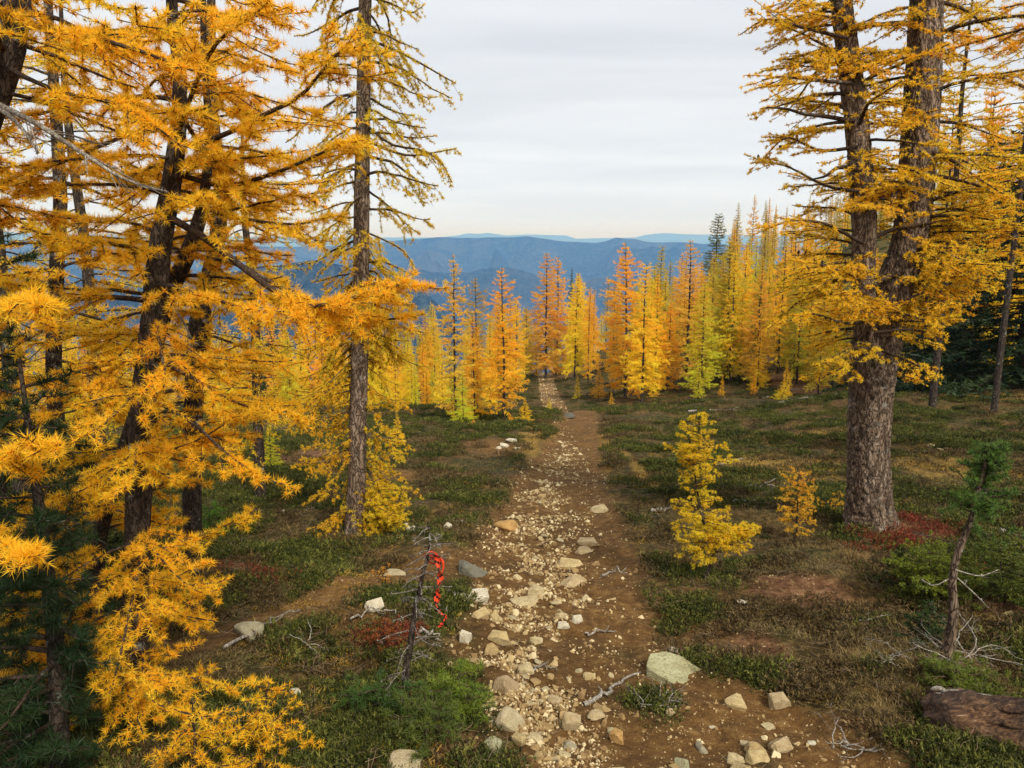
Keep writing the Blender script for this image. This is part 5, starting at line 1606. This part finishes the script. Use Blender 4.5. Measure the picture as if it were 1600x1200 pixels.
def slab():
    P = np.array([(-.50, .12, .34), (-.40, .42, .46), (-.15, .50, .44), (.10, .38, .40), (.34, .12, .24), (.50, -.12, .10), (.42, -.34, .02), (.16, -.42, .0),
                  (-.10, -.20, .12), (-.34, -.06, .22), (-.50, .1, -.3), (-.2, .5, -.3), (.3, .3, -.3), (.5, -.15, -.3), (.2, -.45, -.3)])
    bm = bmesh.new()
    for q in P: bm.verts.new(q)
    bmesh.ops.convex_hull(bm, input=bm.verts)
    for e in list(bm.edges): pass
    bmesh.ops.bevel(bm, geom=list(bm.edges), offset=0.02, segments=1, affect='EDGES', clamp_overlap=True)
    bmesh.ops.triangulate(bm, faces=bm.faces)
    bmesh.ops.subdivide_edges(bm, edges=bm.edges, cuts=5, use_grid_fill=True)
    co = np.array([v.co[:] for v in bm.verts])
    st = co[:, 0] * 0.55 + co[:, 1] * 1.0 + (fbm(co[:, 0] * 4, co[:, 1] * 4, 3, 4) - 0.5) * 0.35
    step = np.floor(st * 7) / 7 - st
    n = (fbm(co[:, 0] * 9, co[:, 1] * 9, 4, 77) - 0.5) * 0.05 + step * 0.34
    for v, a in zip(bm.verts, n):
        if v.co.z > -0.1: v.co.z += a
    me = bpy.data.meshes.new('rock'); bm.to_mesh(me); bm.free(); me.materials.append(M_rock); return me


gs = gndH(1066, 1048)
o = mk_obj('rock', slab()); sw_ = 112 / FPX * gs[1]
o.scale = (sw_, sw_ * 1.0, sw_ * 0.44); o.location = (gs[0], gs[1] + 0.05, Hs(gs[0], gs[1]) - 0.01); obj_color(o, (0.46, 0.45, 0.27))
tag(o, 'large flat greenish boulder slab at the right side of the trail', 'rock')
for (px, py, w, h, lab, col, big, tl) in rocks[1:]:
    rock(px, py, w, h, lab, col, None, big, tl)

# loose stones of the stony strip: alike, one group
SC = np.array([gnd(a, b)[:2] for a, b in [(850, 1195), (835, 1120), (815, 1040), (825, 985), (835, 940), (835, 900), (830, 860), (850, 810), (862, 760), (880, 715), (890, 690)]])
SW = np.array([0.20, 0.18, 0.18, 0.20, 0.22, 0.24, 0.26, 0.27, 0.28, 0.26, 0.2])
SC = SC[np.argsort(SC[:, 1])]
placed = []
cnt = 0
while cnt < 290:
    q = rngR.rand(); Y = 2.75 * (17.5 / 2.75) ** (q ** 1.15)
    if Y > 12 and rngR.rand() < 0.5: continue
    cx = np.interp(Y, SC[:, 1], SC[:, 0]); sw = np.interp(Y, SC[:, 1], SW)
    x = cx + rngR.normal(0, sw * 0.75)
    if rngR.rand() < 0.05: x = rngR.uniform(np.interp(Y, TY, TL), np.interp(Y, TY, TR))
    if float(trail_sd(np.array([x]), np.array([Y]))[0]) < 0.02: continue
    s = min(0.11, 0.025 * np.exp(rngR.normal(0.2, 0.45))) * (1 + 0.03 * Y)
    if any((x - a) ** 2 + (Y - b) ** 2 < ((s + c) * 0.42) ** 2 for a, b, c in placed): continue
    placed.append((x, Y, s))
    o = mk_obj('stone', RM[rngR.randint(len(RM))])
    o.scale = (s * rngR.uniform(0.8, 1.3), s * rngR.uniform(0.7, 1.1), s * rngR.uniform(0.30, 0.6))
    o.rotation_euler = (rngR.uniform(-0.4, 0.4), rngR.uniform(-0.4, 0.4), rngR.uniform(0, 6.3))
    o.location = (x, Y, Hs(x, Y) + s * 0.06)
    ci_ = rngR.randint(5)
    obj_color(o, PALE[ci_])
    where = 'near the bottom of the view' if Y < 4 else 'level with the ribbon' if Y < 6.2 else 'level with the slim larch foot' if Y < 9.5 else 'on the upper stretch'
    tag(o, 'small %s loose stone on the trail %s' % (['yellowish', 'tan', 'cream', 'brown', 'greyish'][ci_], where), 'stone', 'small loose stones on the trail ' + where)
    cnt += 1

# ------------------------------------------------------------ stuff scattered with geometry nodes
SRC = {}


def scatter_gn(name, pts, rot, scl, idx, sources, label, cat):
    """sources: list of meshes, instanced on the points"""
    col = bpy.data.collections.new(name + '_sources')
    for i, me in enumerate(sources):
        o = bpy.data.objects.new('%s_piece' % name, me); col.objects.link(o)
        o.name = '%s_piece_%02d' % (name, i)
    me = bpy.data.meshes.new(name)
    me.vertices.add(len(pts)); me.vertices.foreach_set('co', np.asarray(pts, np.float32).ravel())
    for k, v, tp in (('rot', rot, 'FLOAT_VECTOR'), ('scl', scl, 'FLOAT'), ('idx', idx, 'INT')):
        a = me.attributes.new(k, tp, 'POINT')
        if tp == 'FLOAT_VECTOR': a.data.foreach_set('vector', np.asarray(v, np.float32).ravel())
        elif tp == 'FLOAT': a.data.foreach_set('value', np.asarray(v, np.float32))
        else: a.data.foreach_set('value', np.asarray(v, np.int32))
    o = mk_obj(name, me)
    tag(o, label, cat, kind='stuff')
    ng = bpy.data.node_groups.new(name + '_nodes', 'GeometryNodeTree')
    ng.interface.new_socket('Geometry', in_out='INPUT', socket_type='NodeSocketGeometry')
    ng.interface.new_socket('Geometry', in_out='OUTPUT', socket_type='NodeSocketGeometry')
    N = ng.nodes; L = ng.links
    gi = N.new('NodeGroupInput'); go = N.new('NodeGroupOutput')
    ci = N.new('GeometryNodeCollectionInfo'); ci.inputs['Collection'].default_value = col
    ci.inputs['Separate Children'].default_value = True; ci.inputs['Reset Children'].default_value = True
    ip = N.new('GeometryNodeInstanceOnPoints'); ip.inputs['Pick Instance'].default_value = True
    def na(nm, tp):
        x = N.new('GeometryNodeInputNamedAttribute'); x.data_type = tp; x.inputs['Name'].default_value = nm
        return x.outputs['Attribute']
    L.new(gi.outputs[0], ip.inputs['Points']); L.new(ci.outputs[0], ip.inputs['Instance'])
    L.new(na('idx', 'INT'), ip.inputs['Instance Index'])
    er = N.new('FunctionNodeEulerToRotation'); L.new(na('rot', 'FLOAT_VECTOR'), er.inputs[0])
    L.new(er.outputs[0], ip.inputs['Rotation'])
    L.new(na('scl', 'FLOAT'), ip.inputs['Scale'])
    L.new(ip.outputs[0], go.inputs[0])
    md = o.modifiers.new('scatter', 'NODES'); md.node_group = ng
    return o


def clump(seed, n, r, hgt, w, stops_mat, spread=0.5, curl=0.0, sprig=False):
    rng = np.random.RandomState(seed); g = Geo()
    a = rng.uniform(0, 2 * pi, n); q = np.sqrt(rng.rand(n)) * r
    C = np.stack([np.cos(a) * q, np.sin(a) * q, -0.01 * np.ones(n)], -1)
    D = norm(np.stack([np.cos(a) * q / r * spread, np.sin(a) * q / r * spread, np.ones(n)], -1) + rng.normal(0, 0.28, (n, 3)))
    L = hgt * rng.uniform(0.5, 1.15, n) * (1 - 0.4 * (q / r) ** 2)
    t = np.clip(rng.normal(0.5, 0.2) * 0.4 + rng.rand(n) * 0.6, 0, 1)
    if sprig:      # heather: short upright sprigs clothed in tiny leaves
        m = 5
        Cn = np.repeat(C, m, 0) + np.repeat(D, m, 0) * (np.repeat(L, m) * rng.uniform(0.25, 0.95, n * m))[:, None]
        Dn = norm(np.repeat(D, m, 0) + norm(rng.normal(size=(n * m, 3))) * 0.9)
        g.blades(Cn, Dn, rng.uniform(0.012, 0.022, n * m), 0.007, np.clip(np.repeat(t, m) + rng.normal(0, .1, n * m), 0, 1), rng)
        g.blades(C, D, L, 0.003, np.zeros(n), rng)
    elif curl:
        s = 4
        P = C[:, None, :] + D[:, None, :] * L[:, None, None] * np.linspace(0, 1, s)[None, :, None]
        off = norm(rng.normal(size=(n, 3)) * [1, 1, 0.3])[:, None, :] * (L * curl)[:, None, None] * (np.linspace(0, 1, s) ** 2)[None, :, None]
        P = P + off; P[:, :, 2] -= (np.abs(L) * curl * 0.5)[:, None] * (np.linspace(0, 1, s) ** 2)[None, :]
        side = norm(np.cross(D, rng.normal(size=(n, 3))))[:, None, :] * (w / 2) * np.linspace(1, 0.15, s)[None, :, None]
        V = np.stack([P + side, P - side], 2).reshape(-1, 3)
        b = (np.arange(n) * s * 2)[:, None]; i = (np.arange(s - 1) * 2)[None, :]
        Q = np.stack([b + i, b + i + 1, b + i + 3, b + i + 2], -1).reshape(-1, 4)
        g.add(V, Q, None, np.repeat(t, s * 2))
    else:
        g.blades(C, D, L, w, t, rng, quad=True)
    return g.mesh('clump', stops_mat)


M_h_green = tint_mat('heather_green', [(0.0, (0.012, 0.015, 0.003)), (0.5, (0.052, 0.062, 0.010)), (1.0, (0.20, 0.19, 0.035))])
M_h_brown = tint_mat('heather_brown', [(0.0, (0.028, 0.018, 0.008)), (0.5, (0.085, 0.056, 0.020)), (1.0, (0.24, 0.16, 0.06))])
M_g_tan = tint_mat('dry_grass', [(0.0, (0.08, 0.048, 0.016)), (0.5, (0.22, 0.145, 0.05)), (1.0, (0.48, 0.37, 0.16))])
M_g_green = tint_mat('meadow_grass', [(0.0, (0.06, 0.065, 0.014)), (0.5, (0.17, 0.165, 0.03)), (1.0, (0.38, 0.32, 0.09))])
M_g_gold = tint_mat('golden_litter', [(0.0, (0.20, 0.11, 0.015)), (0.5, (0.45, 0.27, 0.03)), (1.0, (0.65, 0.42, 0.06))])
M_red = tint_mat('red_huckleberry', [(0.0, (0.07, 0.015, 0.008)), (0.5, (0.19, 0.040, 0.018)), (1.0, (0.32, 0.09, 0.035))])

hg = [clump(s, 70, 0.11, 0.060, 0.004, M_h_green, sprig=True) for s in (1, 2, 3)]
hb = [clump(s, 55, 0.11, 0.05, 0.004, M_h_brown, sprig=True) for s in (4, 5)]
gt = [clump(s, 30, 0.08, 0.06, 0.0030, M_g_tan, 0.9, 0.6) for s in (6, 7)]
gg_ = [clump(s, 50, 0.10, 0.06, 0.0036, M_g_green, 0.9, 0.6) for s in (8, 9)]
SRCS = hg + hb + gt + gg_          # 0-2 green heather, 3-4 brown, 5-6 tan grass, 7-8 green grass


def cover_points(N, Yr, pxr, seed, base_s):
    rs_ = np.random.RandomState(seed)
    Y = Yr[0] * (Yr[1] / Yr[0]) ** rs_.rand(N)
    px = rs_.uniform(pxr[0], pxr[1], N)
    x = (px - 800) / FPX * Y * 1.03
    s = trail_sd(x, Y); sp = side_sd(x, Y); bv, red, gold = bare_val(x, Y)
    thin = fbm(x * 1.1, Y * 1.1, 3, 44)
    gapn = fbm(x * 2.0, Y * 2.0, 4, 144)
    keep = (s < -0.02 - rs_.rand(N) * 0.1) & (sp < -0.02) & (rs_.rand(N) > bv * 0.72) & (rs_.rand(N) < 0.5 + thin) & (rs_.rand(N) < 0.12 + sstep(gapn, 0.40, 0.52))
    x, Y, thin, bv = x[keep], Y[keep], thin[keep], bv[keep]
    z = H(x, Y)
    kindn = fbm(x * 0.55, Y * 0.55, 3, 71); kn2 = fbm(x * 1.9, Y * 1.9, 3, 81)
    r = rs_.rand(len(x))
    k = kindn + (kn2 - 0.5) * 1.0 + rs_.normal(0, 0.06, len(x))
    idx = np.where(k < 0.56, rs_.randint(0, 3, len(x)), np.where(k < 0.61, rs_.randint(7, 9, len(x)), np.where(k < 0.73, rs_.randint(3, 5, len(x)), rs_.randint(5, 7, len(x)))))
    idx = np.where(bv > 0.3, np.where(r < 0.5, rs_.randint(5, 7, len(x)), rs_.randint(3, 5, len(x))), idx)
    idx = np.where(r < 0.07, rs_.randint(5, 7, len(x)), idx)
    rot = np.stack([rs_.normal(0, 0.15, len(x)), rs_.normal(0, 0.15, len(x)), rs_.uniform(0, 6.28, len(x))], -1)
    scl = base_s(Y) * rs_.uniform(0.6, 1.25, len(x)) * np.where(idx >= 5, 0.9, 1.0)
    return np.stack([x, Y, z], -1), rot, scl, idx


a = [cover_points(30000, (1.6, 10), (-250, 1850), 1, lambda Y: 0.75 + 0.05 * Y),
     cover_points(24000, (10, 34), (-100, 1700), 2, lambda Y: 1.2 + 0.05 * (Y - 10)),
     cover_points(16000, (30, 100), (0, 1600), 3, lambda Y: 2.0 + 0.03 * (Y - 30))]
pts, rot, scl, idx = [np.concatenate([q[i] for q in a]) for i in range(4)]
for nm, lo_, hi_, lab, cat in (('heather', 0, 2, 'dark green heather mats covering the meadow', 'heather'), ('brown_heather', 3, 4, 'brown withered heather between the green mats', 'heather'),
                               ('dry_grass', 5, 6, 'tan dry grass tufts among the heather', 'grass'), ('meadow_grass', 7, 8, 'olive green grass tufts of the meadow', 'grass')):
    m = (idx >= lo_) & (idx <= hi_)
    scatter_gn(nm, pts[m], rot[m], scl[m], idx[m] - lo_, SRCS[lo_:hi_ + 1], lab, cat)

# golden needle litter, red low shrubs
def patch_points(n, pxc, pyc, w, h, seed):
    rs_ = np.random.RandomState(seed); out = []
    for i in range(n):
        g = gnd(pxc + rs_.normal(0, w / 2.4), pyc + rs_.normal(0, h / 2.4))
        if g is None or g[1] > 60: continue
        if float(trail_sd(g[0:1], g[1:2])[0]) > 0.03: continue
        out.append((g[0], g[1], Hs(g[0], g[1])))
    return np.array(out)


gl = [clump(s, 44, 0.10, 0.05, 0.0034, M_g_gold, 1.2, 0.8) for s in (21, 22)]
gp_ = np.concatenate([patch_points(170, 1210, 730, 240, 28, 1), patch_points(150, 1480, 720, 200, 40, 2), patch_points(120, 1510, 612, 110, 11, 3), patch_points(60, 850, 680, 30, 50, 4),
                      patch_points(50, 955, 700, 24, 90, 5), patch_points(80, 1240, 680, 240, 14, 6)])
n = len(gp_)
scatter_gn('golden_grass', gp_, np.stack([np.zeros(n), np.zeros(n), RNG.uniform(0, 6, n)], -1), RNG.uniform(0.7, 1.5, n), RNG.randint(0, 2, n), gl, 'golden yellow grass and fallen needles in patches of the meadow', 'grass')
N = 1500
Yg = 2.6 * 10 ** RNG.rand(N)
xg = (RNG.uniform(150, 1650, N) - 800) / FPX * Yg
kg = (trail_sd(xg, Yg) < -0.05) & (fbm(xg * 0.8, Yg * 0.8, 3, 55) > 0.52)
xg, Yg = xg[kg], Yg[kg]; n = len(xg)
scatter_gn('shed_needles', np.stack([xg, Yg, H(xg, Yg) + 0.015], -1), np.stack([np.zeros(n), np.zeros(n), RNG.uniform(0, 6, n)], -1), RNG.uniform(0.35, 0.75, n) * (1 + Yg * 0.03), RNG.randint(0, 2, n), gl,
           'thin scatter of shed golden larch needles over the heather', 'needles')
rl = [clump(s, 40, 0.09, 0.08, 0.004, M_red, sprig=True) for s in (23, 24)]
rp = np.concatenate([patch_points(44, 1430, 832, 130, 24, 7), patch_points(24, 1390, 850, 60, 16, 8), patch_points(14, 610, 1000, 60, 20, 9), patch_points(16, 400, 905, 120, 14, 10), patch_points(14, 1500, 905, 60, 10, 11)])
n = len(rp)
scatter_gn('red_shrubs', rp, np.stack([np.zeros(n), np.zeros(n), RNG.uniform(0, 6, n)], -1), RNG.uniform(0.6, 1.2, n), RNG.randint(0, 2, n), rl, 'low dark red huckleberry shrubs right of the twin larch foot', 'shrub')

# gravel
rs_ = np.random.RandomState(9)
N = 26000
Y = 2.3 * (24 / 2.3) ** (rs_.rand(N) ** 1.15)
cx = np.interp(Y, SC[:, 1], SC[:, 0]); sw = np.interp(Y, SC[:, 1], SW)
x = np.where(rs_.rand(N) < 0.88, cx + rs_.normal(0, 1, N) * sw * 0.85, rs_.uniform(0, 1, N) * (np.interp(Y, TY, TR) - np.interp(Y, TY, TL)) + np.interp(Y, TY, TL))
k = (trail_sd(x, Y) > -0.05) & (fbm(x * 4, Y * 4, 3, 91) > 0.47) & (rs_.rand(N) > sstep(Y, 9, 17) * 0.93)
x, Y = x[k], Y[k]
Yf = rs_.uniform(42, 92, 4200); tf = rs_.rand(4200)
x = np.append(x, np.interp(Yf, TY, TL) * (1 - tf) + np.interp(Yf, TY, TR) * tf); Y = np.append(Y, Yf)
z = H(x, Y)
n = len(x)
peb = []
for s in range(4):
    me = rock_mesh(70 + s, 13, bev=0)
    me.materials.clear(); me.materials.append(simple_mat('gravel_%d' % s, [(0.42, 0.31, 0.15), (0.31, 0.21, 0.09), (0.23, 0.145, 0.06), (0.54, 0.44, 0.25)][s], 0.9, 0.2)); peb.append(me)
scatter_gn('gravel', np.stack([x, Y, z], -1), rs_.uniform(-0.5, 6, (n, 3)) * [0.1, 0.1, 1], (0.0100 * np.exp(rs_.normal(-0.15, 0.6, n))) * (1 + 0.05 * Y), rs_.randint(0, 4, n), peb,
           'fine pale gravel and chips strewn over the trail', 'gravel')
M_twiglit = simple_mat('litter_twig', (0.24, 0.17, 0.10), 0.9, 0.1)
N = 12000
Y = 2.2 * (14 / 2.2) ** rs_.rand(N); px = rs_.uniform(420, 1500, N); x = (px - 800) / FPX * Y
bv_, _, _ = bare_val(x, Y)
k = (trail_sd(x, Y) > -0.1) | (bv_ > 0.4) | (side_sd(x, Y) > 0)
x, Y = x[k], Y[k]; n = len(x)
scatter_gn('soil_crumbs', np.stack([x, Y, H(x, Y)], -1), rs_.uniform(-0.5, 6, (n, 3)) * [0.2, 0.2, 1], 0.0055 * np.exp(rs_.normal(0, 0.5, n)) * (1 + 0.05 * Y), rs_.randint(0, 4, n), peb[1:3] + peb[:1] + peb[1:2],
           'tiny chips and crumbs of soil on the bare ground', 'gravel')
# twig litter on the bare soil and grass
tw = []
for s in range(3):
    g = Geo(); r_ = np.random.RandomState(s + 80)
    for q in range(5):
        p0 = r_.uniform(-0.05, 0.05, 3) * [1, 1, 0] + [0, 0, 0.006]; d = norm(r_.normal(size=3) * [1, 1, 0.12])
        P = np.array([p0, p0 + d * 0.04 + r_.normal(0, .006, 3), p0 + d * 0.09 + r_.normal(0, .012, 3)]); g.tube(P, [0.0011, 0.0009, 0.0005], 3)
    tw.append(g.mesh('twigs', M_twiglit))
N = 1100
Y = 2.2 * (11 / 2.2) ** rs_.rand(N); px = rs_.uniform(250, 1650, N); x = (px - 800) / FPX * Y
k = (trail_sd(x, Y) < 0.0) | (rs_.rand(N) < 0.12)
x, Y = x[k], Y[k]; n = len(x)
scatter_gn('twig_litter', np.stack([x, Y, H(x, Y) + 0.03], -1), rs_.uniform(0, 6, (n, 3)) * [0.05, 0.05, 1], rs_.uniform(0.5, 1.2, n), rs_.randint(0, 3, n), tw, 'bleached bits of twig littering the meadow', 'twigs')

# ------------------------------------------------------------ fallen branches, roots, log
def fallen(label, pts, wpx, mat=M_grey, name='fallen_branch', cat='branch', forks=2, seed=0, lift=0.02):
    r_ = np.random.RandomState(seed + 900)
    W = []
    for (a_, b_) in pts:
        g = gndH(a_, b_); W.append(g + [0, 0, lift + r_.uniform(0, 0.02)])
    W = np.array(W); Yv = W[:, 1].mean()
    P = resample(W, 14); P[1:-1] += r_.normal(0, 0.012, (12, 3)); P[:, 2] = np.maximum(P[:, 2], H(P[:, 0], P[:, 1]) + 0.01)
    r0 = wpx / 2 / FPX * Yv
    g = Geo(); g.tube(P, np.linspace(r0, r0 * 0.35, 14), 7)
    L = np.linalg.norm(P[-1] - P[0])
    for f in range(forks):
        i = r_.randint(4, 12); d = norm(norm(P[-1] - P[0]) + r_.normal(0, 0.6, 3) * [1, 1, 0.3]); l = L * r_.uniform(0.12, 0.3)
        q = np.array([P[i], P[i] + d * l * 0.5, P[i] + d * l + [0, 0, 0.02]]); g.tube(resample(q, 6), np.linspace(r0 * 0.5, r0 * 0.2, 6), 5)
    o = g.build(name, mat, None, True, P[0]); o.location = P[0]
    tag(o, label, cat)


fallen('long bleached fallen branch lying left of the twin trunk, nearest of two', [(1215, 631), (1250, 626), (1290, 623), (1326, 619)], 6, seed=1, forks=4)
fallen('thin bleached fallen branch behind the longest one near the crooked young larch', [(1188, 624), (1220, 616), (1255, 608)], 4, seed=2, forks=3)
fallen('grey fallen stick in the meadow behind the yellow sapling', [(1075, 641), (1120, 637), (1166, 638)], 4, seed=3)
fallen('short bleached stick on heather left of the golden grass patch', [(1150, 770), (1180, 769), (1210, 771)], 5, seed=4, forks=3)
fallen('short white stick just below the other between sapling and twin trunk', [(1146, 788), (1182, 788)], 4, seed=5)
fallen('thin grey stick at the left of the golden grass patch', [(1098, 733), (1130, 730), (1160, 727)], 4, seed=6)
fallen('thick white broken branch at the right edge of the view', [(1560, 838), (1585, 843), (1625, 850)], 9, seed=7, forks=1)
fallen('white stick in the meadow left of the yellow sapling', [(1018, 806), (1050, 803)], 6, seed=8)
fallen('bleached stick low in the left meadow by the near sprays', [(275, 890), (310, 880), (330, 868)], 5, seed=9)
fallen('grey crooked branch lying beside the tan-grey rock', [(350, 1020), (395, 1000), (430, 975), (470, 968)], 6, seed=10, forks=3)
fallen('exposed pale root crossing the bare soil left of the flat boulder', [(912, 1090), (940, 1076), (962, 1060), (980, 1042), (1002, 1034)], 8, name='root', cat='root', seed=11, forks=1, lift=0.0)
fallen('thin exposed root lying across the trail right of the white block', [(915, 972), (940, 974), (962, 976)], 4, name='root', cat='root', seed=12, lift=0.0)
fallen('thin exposed root higher up the trail on its right side', [(940, 890), (958, 884), (980, 890)], 4, name='root', cat='root', seed=13, lift=0.0)
fallen('thin pale root beside the pitted pale stone', [(832, 1037), (850, 1032), (870, 1040)], 4, name='root', cat='root', seed=14, lift=0.0)
fallen('straight grey stick at the very left of the side path', [(548, 985), (600, 975), (640, 985)], 4, seed=15)
fallen('pale stick standing out between rocks and dead sapling', [(655, 1006), (672, 1008), (688, 1012)], 6, seed=16, forks=0)

# dead grey brush tangles
def brush(label, px, py, wpx, n, seed, hgt=0.25):
    g0 = gndH(px, py); Y = g0[1]; r_ = np.random.RandomState(seed); g = Geo()
    Wd = wpx / 2 / FPX * Y
    for i in range(n):
        a = r_.uniform(0, 2 * pi); b0 = g0 + np.array([r_.normal(0, .05), r_.normal(0, .05), 0.0])
        bp = branch_pts(b0, a, Wd * r_.uniform(0.6, 1.2), r_.uniform(0.0, 0.9), 0.5, 0.4, 9, 0.12, r_)
        zg = H(bp[:, 0], bp[:, 1]) + 0.01; bp[:, 2] = np.maximum(bp[:, 2], zg)
        g.tube(bp, np.linspace(0.0042, 0.0012, 9), 4)
        clothe(bp, 0.004, g, Geo(), r_, 14, 0.12, 0.05, 1, .01, .001, 0.2, nubs=False, twr=0.0013, hang=0.0)
    o = g.build('dead_brush', M_grey, None, True, g0); o.location = g0
    tag(o, label, 'dead brush')


brush('pale tangle of dead twigs at the foot of the crooked pine', 1500, 1050, 230, 13, 1)
brush('grey dead twigs spreading left of the crooked pine foot', 1410, 1040, 120, 9, 2)
brush('grey dead twig tangle at the foot of the ribbon sapling', 640, 1125, 110, 11, 3)
brush('small grey dead shrub in the middle of the right meadow', 1345, 975, 90, 10, 4)
brush('brownish dead twig tangle near the bottom right', 1340, 1160, 130, 8, 5)
brush('dead twigs over the heather tuft beside the flat boulder', 1010, 1095, 80, 9, 6)
brush('grey twig tangle on the near left ground under the golden sapling', 480, 1010, 90, 4, 7)

# rotten log
def rotten_log():
    a = gndH(1455, 1125); b = gndH(1640, 1190)
    P = resample(np.array([a + [-0.02, 0, 0.02], a * 0.6 + b * 0.4 + [0, 0, 0.05], b + [0.15, -0.02, 0.04]]), 50)
    g = Geo()
    root = empty('rotten_log', a, 'rotting reddish brown log with splintered end in the bottom right corner', 'log')
    g.tube(P, np.interp(np.linspace(0, 1, 50), [0, 0.08, 1], [0.03, 0.11, 0.14]), 28,
           bump=lambda u, an: 1 + 0.7 * (fbm(u * 5, an * 3.5, 4, 5) - 0.5) + 0.25 * (vnoise(u * 4, an * 9) - 0.5))
    g.build('body', M_log, root, True, a)
    r_ = np.random.RandomState(3)
    for i in range(46):
        u = r_.uniform(0, 0.9); p = P[int(u * 49)]; an = r_.uniform(0.3, 2.8)
        d = norm(P[-1] - P[0]); off = np.array([0, -math.cos(an), math.sin(an)]) * 0.125
        s = Geo(); q0 = p + off; l = r_.uniform(0.06, 0.2)
        q = np.array([q0, q0 + d * l * 0.5 + r_.normal(0, .006, 3), q0 + d * l + [0, 0, r_.uniform(-.01, .03)]])
        s.tube(resample(q, 6), np.array([0.004, 0.010, 0.011, 0.010, 0.007, 0.002]) * r_.uniform(0.6, 1.3), 5)
        s.build('splinter', M_grey if r_.rand() < 0.35 else M_log, root, False, a)


rotten_log()

# small cones on the right larch and left spray
print('objects', len(bpy.data.objects), 'tris', sum(len(m.polygons) for m in bpy.data.meshes))
